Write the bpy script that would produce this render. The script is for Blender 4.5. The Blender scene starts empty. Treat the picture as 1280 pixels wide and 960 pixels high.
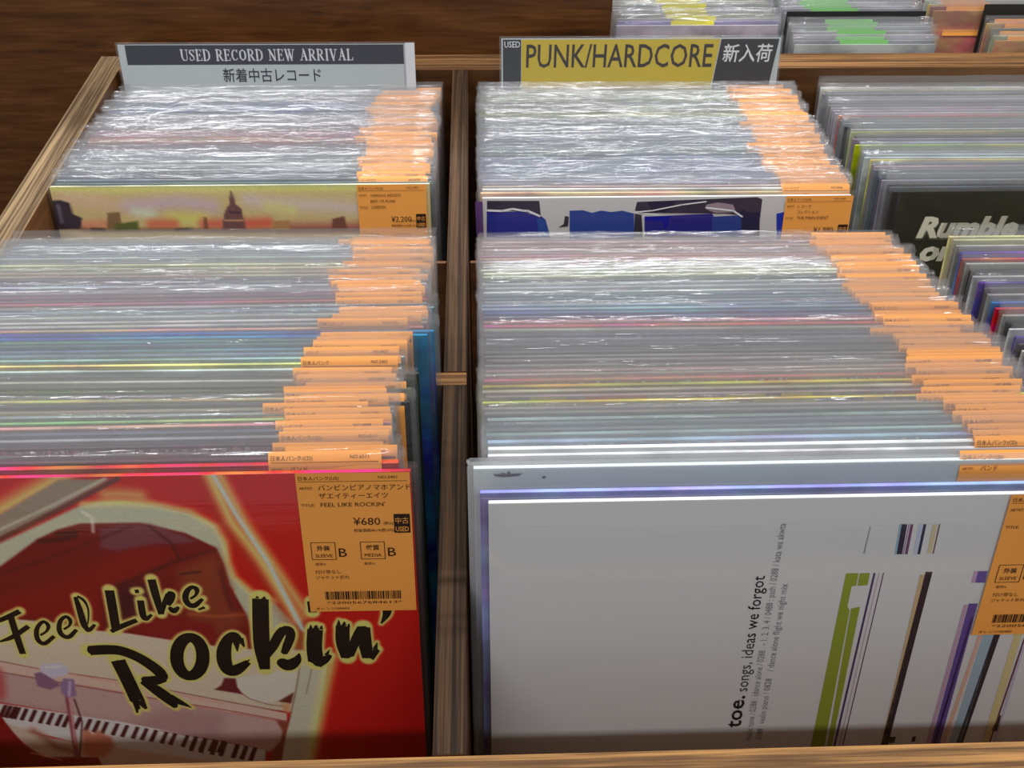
import bpy, bmesh, math, random
import numpy as np
from mathutils import Matrix, Vector, Euler

S = bpy.context.scene
COL = S.collection
ZO = 0.80                      # height of the rail tops above the shop floor

# lamps: x, y, watts;  added glare spots: x, y, z, target x, target y, watts, beam angle
LIGHTS = [(-.9, -1.1, 11), (.5, -1.1, 11), (-.9, .6, 27), (.5, .6, 27), (-.9, 1.4, 17), (.5, 1.4, 17)]
SPOTS = [(.15, 1.5, 2.5, .12, .58, 130, 20), (-.3, 1.3, 2.5, -.27, .62, 90, 20), (-.25, .9, 2.5, -.22, .24, 60, 16)]
HAZE = .07        # milkiness of the sleeve film
GAIN = 1.9        # printed pigment strength of the two painted covers
GAIN2 = 2.0

# ---------------------------------------------------------------- camera
cam = bpy.data.cameras.new('camera')
cam.sensor_width = 36.0
cam.lens = 36.0 * 1200.0 / 1280.0
cam.clip_start = 0.01
camo = bpy.data.objects.new('camera', cam)
COL.objects.link(camo)
camo.matrix_world = Matrix(((0.99943827, 0.01424715, -0.03033423, 0.01843248),
                            (-0.03181864, 0.68758462, -0.72540676, -0.20902773),
                            (0.01052237, 0.72596447, 0.68765171, 0.43833242 + ZO),
                            (0, 0, 0, 1)))
S.camera = camo

# ---------------------------------------------------------------- light and exposure
S.view_settings.view_transform = 'Standard'
S.view_settings.look = 'None'
S.view_settings.gamma = 1.0
S.view_settings.use_curve_mapping = False
S.view_settings.exposure = 0.0
S.cycles.transparent_max_bounces = 48
S.cycles.max_bounces = 8
S.cycles.diffuse_bounces = 3
S.cycles.glossy_bounces = 3
S.cycles.caustics_reflective = False
world = bpy.data.worlds.new('world')
S.world = world
world.use_nodes = True
world.node_tree.nodes['Background'].inputs[0].default_value = (0.95, 0.97, 1.0, 1)
world.node_tree.nodes['Background'].inputs[1].default_value = 0.27

def ceiling_tube(name, x, y, z, sx, sy, power, color=(0.98, 0.985, 1.0)):
    l = bpy.data.lights.new(name, 'AREA')
    l.shape = 'RECTANGLE'; l.size = sx; l.size_y = sy; l.energy = power; l.color = color
    o = bpy.data.objects.new(name, l); COL.objects.link(o)
    o.location = (x, y, z)
    return o
for (tx, ty, pw) in LIGHTS:
    ceiling_tube('ceiling_tube', tx, ty, 2.55, 1.2, 0.12, pw)
for (sx_, sy_, sz_, ax_, ay_, pw, ang) in SPOTS:      # unseen spots added to strengthen the glare on the sleeves
    l = bpy.data.lights.new('glare_spot', 'SPOT'); l.energy = pw; l.spot_size = math.radians(ang); l.spot_blend = 1.0
    l.shadow_soft_size = .05; l.color = (.95, .98, 1.0)
    o = bpy.data.objects.new('glare_spot', l); COL.objects.link(o); o.location = (sx_, sy_, sz_)
    o.rotation_euler = (Vector((ax_, ay_, .8)) - o.location).to_track_quat('-Z', 'Y').to_euler()

# ---------------------------------------------------------------- helpers
def srgb(c):
    r = []
    for v in c[:3]:
        v = v / 255.0
        r.append(v / 12.92 if v <= 0.04045 else ((v + 0.055) / 1.055) ** 2.4)
    return tuple(r)

def mesh(name, verts, faces, mats, fmat=None, smooth=False):
    me = bpy.data.meshes.new(name)
    me.from_pydata([tuple(v) for v in verts], [], [tuple(f) for f in faces])
    for m in mats: me.materials.append(m)
    if fmat: me.polygons.foreach_set('material_index', fmat)
    if smooth: me.polygons.foreach_set('use_smooth', [True] * len(me.polygons))
    me.update()
    return me

def link(name, me, parent=None, loc=(0, 0, 0), rot=(0, 0, 0)):
    o = bpy.data.objects.new(name, me); COL.objects.link(o)
    o.location = loc; o.rotation_euler = rot
    if parent: o.parent = parent
    return o

def thing(name, label, cat, loc, rot=(0, 0, 0), group=None):
    o = bpy.data.objects.new(name, None); COL.objects.link(o)
    o.empty_display_size = 0.02
    o.location = loc; o.rotation_euler = rot
    o['label'] = label; o['category'] = cat
    if group: o['group'] = group
    return o

def box_mesh(name, lo, hi, mat, bevel=0.0, topmat=None, grid=None):
    bm = bmesh.new()
    bmesh.ops.create_cube(bm, size=1)
    for v in bm.verts:
        v.co = Vector([lo[i] + (v.co[i] + .5) * (hi[i] - lo[i]) for i in range(3)])
    if bevel: bmesh.ops.bevel(bm, geom=bm.edges[:], offset=bevel, segments=2, affect='EDGES', profile=.6)
    me = bpy.data.meshes.new(name)
    bm.normal_update()
    if topmat:
        for f in bm.faces:
            if f.normal.z > .8: f.material_index = 1
    bm.to_mesh(me); bm.free()
    me.materials.append(mat)
    if topmat: me.materials.append(topmat)
    return me

# ---------------------------------------------------------------- materials
def newmat(name):
    m = bpy.data.materials.new(name); m.use_nodes = True
    nt = m.node_tree
    for n in list(nt.nodes): nt.nodes.remove(n)
    out = nt.nodes.new('ShaderNodeOutputMaterial')
    return m, nt, out

def N(nt, t, **kw):
    n = nt.nodes.new(t)
    for k, v in kw.items():
        if k.startswith('i_'):
            key = k[2:]; key = int(key) if key.isdigit() else key.replace('_', ' ')
            n.inputs[key].default_value = v
        else: setattr(n, k, v)
    return n

def plain(name, rgb, rough=.5, spec=.4):
    m, nt, out = newmat(name)
    p = N(nt, 'ShaderNodeBsdfPrincipled')
    p.inputs['Base Color'].default_value = (*srgb(rgb), 1)
    p.inputs['Roughness'].default_value = rough
    p.inputs['Specular IOR Level'].default_value = spec
    nt.links.new(p.outputs[0], out.inputs[0])
    return m
_ink = {}
def ink(rgb):
    k = tuple(int(c) for c in rgb)
    if k not in _ink: _ink[k] = plain('ink_%d_%d_%d' % k, k, .45, .3)
    return _ink[k]

def ramp(nt, stops):
    r = nt.nodes.new('ShaderNodeValToRGB')
    e = r.color_ramp.elements
    while len(e) < len(stops): e.new(.5)
    for el, (p, c) in zip(e, stops): el.position = p; el.color = (*srgb(c), 1)
    return r

def wood_veneer(name, stops, along=0, scale=1.0, bump=.15):
    m, nt, out = newmat(name)
    tc = N(nt, 'ShaderNodeTexCoord')
    mp = N(nt, 'ShaderNodeMapping')
    sc = [60 * scale] * 3; sc[along] = 4 * scale
    mp.inputs['Scale'].default_value = sc
    nz = N(nt, 'ShaderNodeTexNoise', i_Scale=1.0, i_Detail=6.0, i_Roughness=.62, i_Distortion=.6)
    mp2 = N(nt, 'ShaderNodeMapping'); s2 = [9 * scale] * 3; s2[along] = 2.2 * scale
    mp2.inputs['Scale'].default_value = s2
    nz2 = N(nt, 'ShaderNodeTexNoise', i_Scale=1.0, i_Detail=3.0, i_Distortion=1.5)
    mx = N(nt, 'ShaderNodeMath', operation='MULTIPLY_ADD'); mx.inputs[1].default_value = .55
    md = N(nt, 'ShaderNodeMath', operation='MULTIPLY'); md.inputs[1].default_value = .45
    r = ramp(nt, stops)
    p = N(nt, 'ShaderNodeBsdfPrincipled', i_Roughness=.42)
    b = N(nt, 'ShaderNodeBump', i_Strength=bump, i_Distance=.001)
    L_ = nt.links.new
    L_(tc.outputs['Object'], mp.inputs[0]); L_(tc.outputs['Object'], mp2.inputs[0])
    L_(mp.outputs[0], nz.inputs['Vector']); L_(mp2.outputs[0], nz2.inputs['Vector'])
    L_(nz2.outputs[0], md.inputs[0]); L_(nz.outputs[0], mx.inputs[0]); L_(md.outputs[0], mx.inputs[2])
    L_(mx.outputs[0], r.inputs[0]); L_(r.outputs[0], p.inputs['Base Color'])
    L_(nz.outputs[0], b.inputs['Height']); L_(b.outputs[0], p.inputs['Normal']); L_(p.outputs[0], out.inputs[0])
    return m

def ply_edge(name, across, along, light, dark, pitch=.0033):
    # stack of thin plies seen on the sawn edge of the board: lines run along the board
    m, nt, out = newmat(name)
    tc = N(nt, 'ShaderNodeTexCoord')
    mp = N(nt, 'ShaderNodeMapping')
    sc = [25.0] * 3; sc[across] = 1.0 / pitch; sc[along] = 3.0
    mp.inputs['Scale'].default_value = sc
    nz = N(nt, 'ShaderNodeTexNoise', i_Scale=1.0, i_Detail=2.5, i_Roughness=.5, i_Distortion=.25)
    mp2 = N(nt, 'ShaderNodeMapping'); s2 = [60.0] * 3; s2[across] = 900; s2[along] = 22
    mp2.inputs['Scale'].default_value = s2
    nz2 = N(nt, 'ShaderNodeTexNoise', i_Scale=1.0, i_Detail=4.0)
    ma = N(nt, 'ShaderNodeMath', operation='MULTIPLY_ADD'); ma.inputs[1].default_value = .72
    mb = N(nt, 'ShaderNodeMath', operation='MULTIPLY'); mb.inputs[1].default_value = .28
    p = None; r = ramp(nt, [(.36, dark), (.46, tuple(.6 * a + .4 * b for a, b in zip(dark, light))), (.54, light), (.66, tuple(min(255, 1.18 * c) for c in light))])
    p = N(nt, 'ShaderNodeBsdfPrincipled', i_Roughness=.75)
    p.inputs['Specular IOR Level'].default_value = .12
    b = N(nt, 'ShaderNodeBump', i_Strength=.25, i_Distance=.001)
    L_ = nt.links.new
    L_(tc.outputs['Object'], mp.inputs[0]); L_(tc.outputs['Object'], mp2.inputs[0])
    L_(mp.outputs[0], nz.inputs['Vector']); L_(mp2.outputs[0], nz2.inputs['Vector'])
    L_(nz2.outputs[0], mb.inputs[0]); L_(nz.outputs[0], ma.inputs[0]); L_(mb.outputs[0], ma.inputs[2])
    L_(ma.outputs[0], r.inputs[0]); L_(r.outputs[0], p.inputs['Base Color'])
    L_(ma.outputs[0], b.inputs['Height']); L_(b.outputs[0], p.inputs['Normal']); L_(p.outputs[0], out.inputs[0])
    return m

VEN = [(.28, (44, 22, 8)), (.44, (92, 54, 22)), (.56, (112, 68, 30)), (.74, (140, 94, 50))]
M_panel = wood_veneer('dark_stained_veneer', VEN, 0, 3.4)
M_veny = wood_veneer('stained_veneer_side', [(.3, (60, 36, 18)), (.5, (104, 66, 34)), (.7, (140, 96, 56))], 1)
M_venx = wood_veneer('stained_veneer_cross', [(.3, (60, 36, 18)), (.5, (104, 66, 34)), (.7, (140, 96, 56))], 0)
M_edge_y = ply_edge('ply_edge_lengthwise', 0, 1, (116, 96, 70), (60, 45, 32))
M_edge_x = ply_edge('ply_edge_crosswise', 1, 0, (118, 84, 50), (62, 40, 24))
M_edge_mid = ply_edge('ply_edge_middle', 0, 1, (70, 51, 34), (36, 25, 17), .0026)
M_edge_front = ply_edge('ply_edge_front', 1, 0, (142, 104, 62), (66, 46, 32), .0055)
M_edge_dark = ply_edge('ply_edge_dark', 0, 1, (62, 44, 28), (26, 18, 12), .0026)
M_dark = plain('shop_floor', (52, 46, 42), .6)

def jacket_material(name, patches=True):
    # card jacket: its own colour comes from the object, the print varies it in patches
    m, nt, out = newmat(name)
    L_ = nt.links.new
    oi = N(nt, 'ShaderNodeObjectInfo')
    p = N(nt, 'ShaderNodeBsdfPrincipled', i_Roughness=.38)
    if patches:
        tc = N(nt, 'ShaderNodeTexCoord')
        mp = N(nt, 'ShaderNodeMapping'); mp.inputs['Scale'].default_value = (14, 1, 26)
        cx = N(nt, 'ShaderNodeCombineXYZ'); ml = N(nt, 'ShaderNodeMath', operation='MULTIPLY'); ml.inputs[1].default_value = 91.0
        L_(oi.outputs['Random'], ml.inputs[0])
        for i in range(3): L_(ml.outputs[0], cx.inputs[i])
        L_(cx.outputs[0], mp.inputs['Location']); L_(tc.outputs['Object'], mp.inputs[0])
        nz = N(nt, 'ShaderNodeTexNoise', i_Scale=1.0, i_Detail=3.0, i_Roughness=.6)
        L_(mp.outputs[0], nz.inputs['Vector'])
        hs = N(nt, 'ShaderNodeHueSaturation', i_Saturation=1.15)
        mr = N(nt, 'ShaderNodeMapRange'); mr.inputs[1].default_value = .38; mr.inputs[2].default_value = .62
        mr.inputs[3].default_value = .55; mr.inputs[4].default_value = 1.25
        L_(nz.outputs[0], mr.inputs[0]); L_(mr.outputs[0], hs.inputs['Value'])
        mh = N(nt, 'ShaderNodeMapRange'); mh.inputs[1].default_value = .35; mh.inputs[2].default_value = .65
        mh.inputs[3].default_value = .44; mh.inputs[4].default_value = .56
        sp = N(nt, 'ShaderNodeSeparateColor'); L_(nz.outputs['Color'], sp.inputs[0]); L_(sp.outputs[1], mh.inputs[0])
        L_(mh.outputs[0], hs.inputs['Hue']); L_(oi.outputs['Color'], hs.inputs['Color']); L_(hs.outputs[0], p.inputs['Base Color'])
    else:
        L_(oi.outputs['Color'], p.inputs['Base Color'])
    L_(p.outputs[0], out.inputs[0])
    return m
M_jacket = jacket_material('printed_jacket')
M_jacket_plain = jacket_material('plain_jacket', False)

def film_material(name, haze, bump, tint=.97):
    # clear polypropylene film: mostly lets light through, mirrors the lamps where it creases, slightly milky
    m, nt, out = newmat(name)
    L_ = nt.links.new
    tr = N(nt, 'ShaderNodeBsdfTransparent'); tr.inputs[0].default_value = (tint, tint, tint * 1.005, 1)
    gl = N(nt, 'ShaderNodeBsdfGlossy', i_Roughness=.10); gl.inputs[0].default_value = (1, 1, 1, 1)
    df = N(nt, 'ShaderNodeBsdfDiffuse'); df.inputs[0].default_value = (.90, .90, .90, 1)
    tl = N(nt, 'ShaderNodeBsdfTranslucent'); tl.inputs[0].default_value = (.90, .90, .90, 1)
    md = N(nt, 'ShaderNodeMixShader', i_0=.5)
    m1 = N(nt, 'ShaderNodeMixShader', i_0=haze)
    m2 = N(nt, 'ShaderNodeMixShader')
    # same reflectance from either side of the thin film (Schlick)
    ge = N(nt, 'ShaderNodeNewGeometry'); dp = N(nt, 'ShaderNodeVectorMath', operation='DOT_PRODUCT')
    ab = N(nt, 'ShaderNodeMath', operation='ABSOLUTE'); om = N(nt, 'ShaderNodeMath', operation='SUBTRACT', i_0=1.0)
    pw = N(nt, 'ShaderNodeMath', operation='POWER', i_1=5.0)
    mu = N(nt, 'ShaderNodeMath', operation='MULTIPLY_ADD', i_1=.9, i_2=.07); mu.use_clamp = True
    L_(ge.outputs['Incoming'], dp.inputs[0]); L_(ge.outputs['Normal'], dp.inputs[1]); L_(dp.outputs['Value'], ab.inputs[0])
    L_(ab.outputs[0], om.inputs[1]); L_(om.outputs[0], pw.inputs[0])
    tc = N(nt, 'ShaderNodeTexCoord'); oi = N(nt, 'ShaderNodeObjectInfo')
    ml = N(nt, 'ShaderNodeMath', operation='MULTIPLY'); ml.inputs[1].default_value = 57.0
    L_(oi.outputs['Random'], ml.inputs[0])
    mp = N(nt, 'ShaderNodeMapping'); mp.inputs['Scale'].default_value = (14, 60, 260)
    L_(ml.outputs[0], mp.inputs['Location']); L_(tc.outputs['Object'], mp.inputs[0])
    nz = N(nt, 'ShaderNodeTexNoise', i_Scale=1.0, i_Detail=2.0, i_Distortion=.8); L_(mp.outputs[0], nz.inputs['Vector'])
    bp = N(nt, 'ShaderNodeBump', i_Strength=bump, i_Distance=.002); L_(nz.outputs[0], bp.inputs['Height'])
    L_(bp.outputs[0], gl.inputs['Normal'])
    L_(df.outputs[0], md.inputs[1]); L_(tl.outputs[0], md.inputs[2])
    L_(tr.outputs[0], m1.inputs[1]); L_(md.outputs[0], m1.inputs[2])
    L_(pw.outputs[0], mu.inputs[0]); L_(mu.outputs[0], m2.inputs[0])
    L_(m1.outputs[0], m2.inputs[1]); L_(gl.outputs[0], m2.inputs[2]); L_(m2.outputs[0], out.inputs[0])
    return m
M_film = film_material('clear_sleeve_film', HAZE, .35)
M_film_flat = film_material('clear_sleeve_film_taut', .02, .06)
M_film_lit = film_material('lit_haze_film', .34, .25)  # extra haze stands in for light caught on the wrinkled film
M_acryl = film_material('clear_sign_holder', .05, .02)
M_label = plain('orange_label_paper', (240, 160, 74), .5, .3)
M_label_y = plain('yellow_label_paper', (226, 214, 40), .5, .3)
M_label_g = plain('green_label_paper', (122, 214, 92), .5, .3)
INK = ink((46, 30, 20))

def vcol_material(name):
    m, nt, out = newmat(name)
    a = N(nt, 'ShaderNodeVertexColor'); a.layer_name = 'print'
    p = N(nt, 'ShaderNodeBsdfPrincipled', i_Roughness=.32)
    nt.links.new(a.outputs[0], p.inputs['Base Color']); nt.links.new(p.outputs[0], out.inputs[0])
    return m
M_print = vcol_material('printed_card')

# ---------------------------------------------------------------- flat print: text, brush strokes, painted card
_txt = {}
def text_poly(body, size, fitw=None, bold=0.0, shear=0.0, res=2):
    """triangulated text lying in x/z, baseline at z=0, left edge at x=0; returns verts, faces, width"""
    k = (body, size, fitw, bold, shear)
    if k in _txt: return _txt[k]
    cu = bpy.data.curves.new('t', 'FONT'); cu.body = body; cu.size = size
    cu.resolution_u = res; cu.offset = bold; cu.shear = shear
    ob = bpy.data.objects.new('t', cu); COL.objects.link(ob)
    dg = bpy.context.evaluated_depsgraph_get()
    me = bpy.data.meshes.new_from_object(ob.evaluated_get(dg))
    n = len(me.vertices); co = np.zeros(n * 3); me.vertices.foreach_get('co', co); co = co.reshape(-1, 3)
    fs = [tuple(p.vertices) for p in me.polygons]
    bpy.data.objects.remove(ob); bpy.data.curves.remove(cu); bpy.data.meshes.remove(me)
    if n == 0: return [], [], 0
    co[:, 0] -= co[:, 0].min(); w = co[:, 0].max()
    if fitw: co[:, 0] *= fitw / w; w = fitw
    v = [(a[0], 0.0, a[1]) for a in co]
    _txt[k] = (v, fs, w)
    return _txt[k]

class Print:
    """collects flat coloured shapes in card coordinates (mm from the left edge, mm down from the top)"""
    def __init__(s, clip=None): s.clip = clip; s.v = []; s.f = []; s.m = []; s.mats = []
    def mi(s, mat):
        if mat not in s.mats: s.mats.append(mat)
        return s.mats.index(mat)
    def poly(s, pts, mat, lift=.25):
        if s.clip: pts = [(min(s.clip, p[0]), p[1]) for p in pts]
        b = len(s.v); s.v += [(p[0] / 1e3, -lift / 1e3, -p[1] / 1e3) for p in pts]
        pts2 = list(range(b, b + len(pts)))
        ar = sum(pts[i][0] * pts[(i + 1) % len(pts)][1] - pts[(i + 1) % len(pts)][0] * pts[i][1] for i in range(len(pts)))
        if ar > 0: pts2.reverse()
        s.f.append(tuple(pts2)); s.m.append(s.mi(mat))
    def rect(s, x0, y0, x1, y1, mat, lift=.25): s.poly([(x0, y0), (x1, y0), (x1, y1), (x0, y1)], mat, lift)
    def frame(s, x0, y0, x1, y1, w, mat, lift=.3):
        s.rect(x0, y0, x1, y0 + w, mat, lift); s.rect(x0, y1 - w, x1, y1, mat, lift); s.rect(x0, y0, x0 + w, y1, mat, lift); s.rect(x1 - w, y0, x1, y1, mat, lift)
    def text(s, body, x, y, size, mat, fitw=None, lift=.35, rot=0, bold=0.0, shear=0.0, res=2):
        v, f, w = text_poly(body, size / 1e3, fitw / 1e3 if fitw else None, bold / 1e3, shear, res)
        b = len(s.v); c, sn = math.cos(rot), math.sin(rot)
        s.v += [(x / 1e3 + a[0] * c - a[2] * sn, -lift / 1e3, -y / 1e3 + a[0] * sn + a[2] * c) for a in v]
        s.f += [tuple(i + b for i in q) for q in f]; s.m += [s.mi(mat)] * len(f)
    def stroke(s, pts, mat, lift=.3, cap=True):
        n = len(pts)
        for i in range(n - 1):
            (x0, y0, w0), (x1, y1, w1) = pts[i], pts[i + 1]
            d = math.hypot(x1 - x0, y1 - y0) or 1e-6; nx, ny = -(y1 - y0) / d / 2, (x1 - x0) / d / 2
            s.poly([(x0 + nx * w0, y0 + ny * w0), (x1 + nx * w1, y1 + ny * w1), (x1 - nx * w1, y1 - ny * w1), (x0 - nx * w0, y0 - ny * w0)], mat, lift)
        for i, (x, y, w) in enumerate(pts):
            if 0 < i < n - 1 or (cap and w < 4):
                s.poly([(x + w / 2 * math.cos(a), y + w / 2 * math.sin(a)) for a in [k * math.pi / 5 for k in range(10)]], mat, lift)
    def build(s, name): return mesh(name, s.v, s.f, s.mats, s.m)

def catmull(pts, k=4):
    if len(pts) < 3: return pts
    P = [np.array(p, float) for p in pts]; closed = np.hypot(*(P[0][:2] - P[-1][:2])) < 1e-3
    P = [P[-2] if closed else 2 * P[0] - P[1]] + P + [P[1] if closed else 2 * P[-1] - P[-2]]
    out = []
    for i in range(1, len(P) - 2):
        for j in range(k):
            t = j / k; a, b, c, d = P[i - 1:i + 3]
            q = .5 * ((2 * b) + (c - a) * t + (2 * a - 5 * b + 4 * c - d) * t * t + (3 * b - a - 3 * c + d) * t ** 3)
            out.append((q[0], q[1], max(.3, q[2])))
    out.append(tuple(P[-2])); return out

def seg_dist(X, Y, pts):
    best = np.full(X.shape, 1e9)
    for (x0, y0, w0), (x1, y1, w1) in zip(pts[:-1], pts[1:]):
        dx, dy = x1 - x0, y1 - y0; L2 = dx * dx + dy * dy + 1e-9
        t = np.clip(((X - x0) * dx + (Y - y0) * dy) / L2, 0, 1)
        best = np.minimum(best, np.hypot(X - x0 - t * dx, Y - y0 - t * dy) - (w0 + (w1 - w0) * t) / 2)
    return best

def in_poly(X, Y, pts):
    ins = np.zeros(X.shape, bool); d = np.full(X.shape, 1e9); n = len(pts)
    for i in range(n):
        (x0, y0), (x1, y1) = pts[i][:2], pts[(i + 1) % n][:2]
        if abs(y1 - y0) > 1e-9:
            c = ((y0 > Y) != (y1 > Y)) & (X < (x1 - x0) * (Y - y0) / (y1 - y0) + x0); ins ^= c
        dx, dy = x1 - x0, y1 - y0; L2 = dx * dx + dy * dy + 1e-9
        t = np.clip(((X - x0) * dx + (Y - y0) * dy) / L2, 0, 1)
        d = np.minimum(d, np.hypot(X - x0 - t * dx, Y - y0 - t * dy))
    return np.where(ins, -d, d)

def painted_card(name, us, ss, base, ops, mm_soft, gain, mat=None):
    """card front as a grid of vertices whose colour attribute holds the printed picture"""
    us = np.array(us); ss = np.array(ss); X, Y = np.meshgrid(us, ss)
    C = np.ones(X.shape + (3,)) * np.array(base, float)
    for kind, pts, col, soft in ops:
        sd = (seg_dist(X, Y, pts) if kind == 'l' else in_poly(X, Y, pts))
        sf = max(soft * mm_soft * (1.5 if soft >= 5 else 1), .15)
        a = np.clip(.5 - sd / (2 * sf), 0, 1); a = a * a * (3 - 2 * a)
        C += (np.array(col, float) - C) * a[..., None]
    rs = np.random.RandomState(5); C *= 1 + .02 * rs.randn(*X.shape)[..., None]
    c = np.clip(C, 0, 255) / 255; c = np.where(c <= .04045, c / 12.92, ((c + .055) / 1.055) ** 2.4)
    c = np.clip((c - .004) * gain, 0.001, .9)
    nu, ns = len(us), len(ss)
    v = np.stack([X / 1e3, np.full(X.shape, -.00012), -Y / 1e3], -1).reshape(-1, 3)
    i = np.arange(nu * ns).reshape(ns, nu)
    f = np.stack([i[:-1, :-1], i[1:, :-1], i[1:, 1:], i[:-1, 1:]], -1).reshape(-1, 4)
    me = bpy.data.meshes.new(name); me.from_pydata(v.tolist(), [], f.tolist())
    at = me.color_attributes.new('print', 'FLOAT_COLOR', 'POINT')
    at.data.foreach_set('color', np.concatenate([c.reshape(-1, 3), np.ones((nu * ns, 1))], 1).ravel())
    me.materials.append(mat or M_print); me.update()
    return me

# ---------------------------------------------------------------- artwork outlines, mm on each card
LETTERS=[[(83.3,92.9,2.8),(90.5,89.9,3.1),(99,85.5,3.3)],[(93.3,89,3.7),(93.3,101.8,3.8),(93.7,116,3.5)],[(83.2,106.7,1.2),(91,103.5,2.9),(101.3,96.1,2.9)],[(106.2,102.8,1.4),(110.4,99.7,1.5),(112,95.9,2.3),(110.2,93.1,2.1),(106.9,95.7,2.3),(104.5,100.6,2.7),(104.3,106.4,2.9),(107.3,108.7,2.7),(113.6,103.6,2.2)],[(119.8,98.9,1.4),(123.4,96.2,1.5),(124.6,92.7,2.3),(123,89.9,2.1),(119.5,92.5,2.4),(117.4,98.1,2.8),(118,102.8,3),(121.4,104.4,2.8),(126.7,99.3,2.1)],[(130.7,76.4,2.2),(131.2,85.8,3.5),(131.5,96.4,3.6),(133.2,100,2.1)],[(131.8,75.9,1.5),(134.5,78.6,1.7),(135.8,83.8,1.1),(135,90.1,0.9),(133.4,95.7,0.8)],[(132.2,99.6,3.5),(134.1,99.3,2.6),(137.3,95.9,1.7)],[(149.6,72.4,5.1),(148.9,86.3,5.1),(148.1,99.7,4.9)],[(145,101.2,2.6),(152.8,97,3.3),(160.5,93.5,2.9)],[(164.9,79.7,3.8),(164.5,89.9,3.8),(165.8,92.7,2.9),(169.2,89.7,1.7)],[(163,73.5,2.5),(165.2,73.4,2.6)],[(173.2,65.6,4.5),(173.7,76.5,4.4),(174.5,89.8,3.3)],[(174.5,89.4,2.6),(177.7,81.5,2.9),(180.8,75.7,3.2)],[(180.9,75,2.9),(182.7,76.1,3.2),(181.5,80.2,2.9),(179.3,83.6,2)],[(179.6,85,2.3),(181.6,87.5,3.7),(184.8,84.8,1.7)],[(191.8,79.4,1.6),(195.2,76.7,1.7),(196.2,73,2.9),(193.8,71.4,2.5),(190.8,74.2,3.2),(189.2,79,3.5),(190.4,83.2,3.5),(193.5,84,3.3),(198.4,79.6,2)],[(195,87,1.3),(198.7,85.5,2)],[(130.5,114.6,6.9),(139.2,114.2,7),(147.3,115.1,6.8),(155.4,119.5,6.7),(162.1,125.9,6.9),(166.6,132,7),(167.9,136.3,6)],[(168.7,136.7,5),(162.3,138,6.9),(156,136.7,3.7)],[(155.7,138.2,4.4),(162.2,145,7.1),(168.8,153.4,7.1),(171.3,159.4,2.6)],[(169.1,151.8,6.4),(175.8,156.4,3.2),(180.4,159.9,0.5)],[(144.9,122.3,8.3),(147.7,137.6,8.2),(150.3,153.2,8.5)],[(149.4,153.1,4.5),(148.5,163,1)],[(151.7,153.2,5.8),(154.2,160,1.8)],[(148.3,153.1,3.8),(150.5,159.9,1.3)],[(192.5,120.9,7.4),(191.8,124.6,7.5),(190.5,128.1,7.5),(188.9,131.1,7.4),(187,133.3,7.3),(185.1,134.7,7.2),(183.1,135.1,7.1),(181.2,134.6,7.2),(179.7,133.1,7.3),(178.5,130.7,7.4),(177.8,127.7,7.4),(177.6,124.2,7.4),(178,120.5,7.4),(178.8,116.8,7.3),(180.1,113.5,7.3),(181.7,110.6,7.2),(183.5,108.4,7),(185.5,107.1,6.9),(187.4,106.7,6.8),(189.2,107.2,6.9),(190.7,108.6,7.1),(191.9,110.9,7.2),(192.6,113.8,7.3),(192.8,117.3,7.4),(192.5,120.9,7.4)],[(213.4,110.3,6.2),(211.8,106.3,6.1),(208.1,108.7,6.1),(204.9,116.7,8.1),(204,125.6,8.3),(205.6,131.4,7.7),(209.6,131.5,7.6),(217.4,125.7,3.8)],[(214.8,108.2,4.3),(216.5,114.5,0.9)],[(212.6,110.3,4.3),(212.2,117.7,0.6)],[(212,130.4,3.8),(218.2,123.8,0.6)],[(229.5,80.4,8.9),(227.3,101.3,9.2),(226.2,115.9,8.8),(226,131.6,5.8)],[(227.9,80,2.4),(227.9,78.3,0.4)],[(231.3,80.8,3),(231.9,78.8,0.6)],[(228.2,121.9,3.8),(232.4,114.6,5.6),(236.6,106.6,5.8),(239.9,102.4,5.5)],[(239.9,102.5,5.5),(242.6,103.2,5.6),(243,107.5,5.3),(240.2,114.8,5),(238,119.9,3.8)],[(235.6,126.2,6.4),(239.6,128.8,8.3),(244.4,125.4,5.7),(246.7,120.2,0.8)],[(241.8,126.8,5.1),(246.7,125.4,0.8)],[(257.1,102.9,8.7),(255.4,116,8.8),(255.4,126.5,9)],[(254.7,102.8,2.7),(255,99.5,0.4)],[(257.5,102.9,3.7),(257.9,99.8,1.2)],[(260.3,102.9,2.5),(261,100.1,0.5)],[(255.9,127.2,8.4),(260.6,125.1,5.4),(264.2,122.1,1.9)],[(261.4,122.1,2.6),(264,117.7,0.3)],[(257.2,82.9,5.4),(257,90.7,4.9)],[(272.5,101.1,7.8),(271.7,112.8,7.9),(273.4,124,7.1)],[(270.3,101.1,3.1),(270.7,96.4,0.5)],[(273.4,100.4,3.1),(273.7,97.6,0.6)],[(275.6,101.9,2.2),(276.2,99.1,0.5)],[(274.6,122.5,5.2),(279.8,109.3,5.7),(283.1,102.5,5.7)],[(283.9,102.2,7.6),(284,113.1,7.7),(284.9,124.7,6.5)],[(285.5,124.4,6.5),(291,118.5,3.2)],[(289.3,118.5,3.2),(290.9,113.3,0.4)],[(298,87.5,5.6),(297.3,93.2,4.4),(293.9,99.7,0.8)]]
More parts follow.
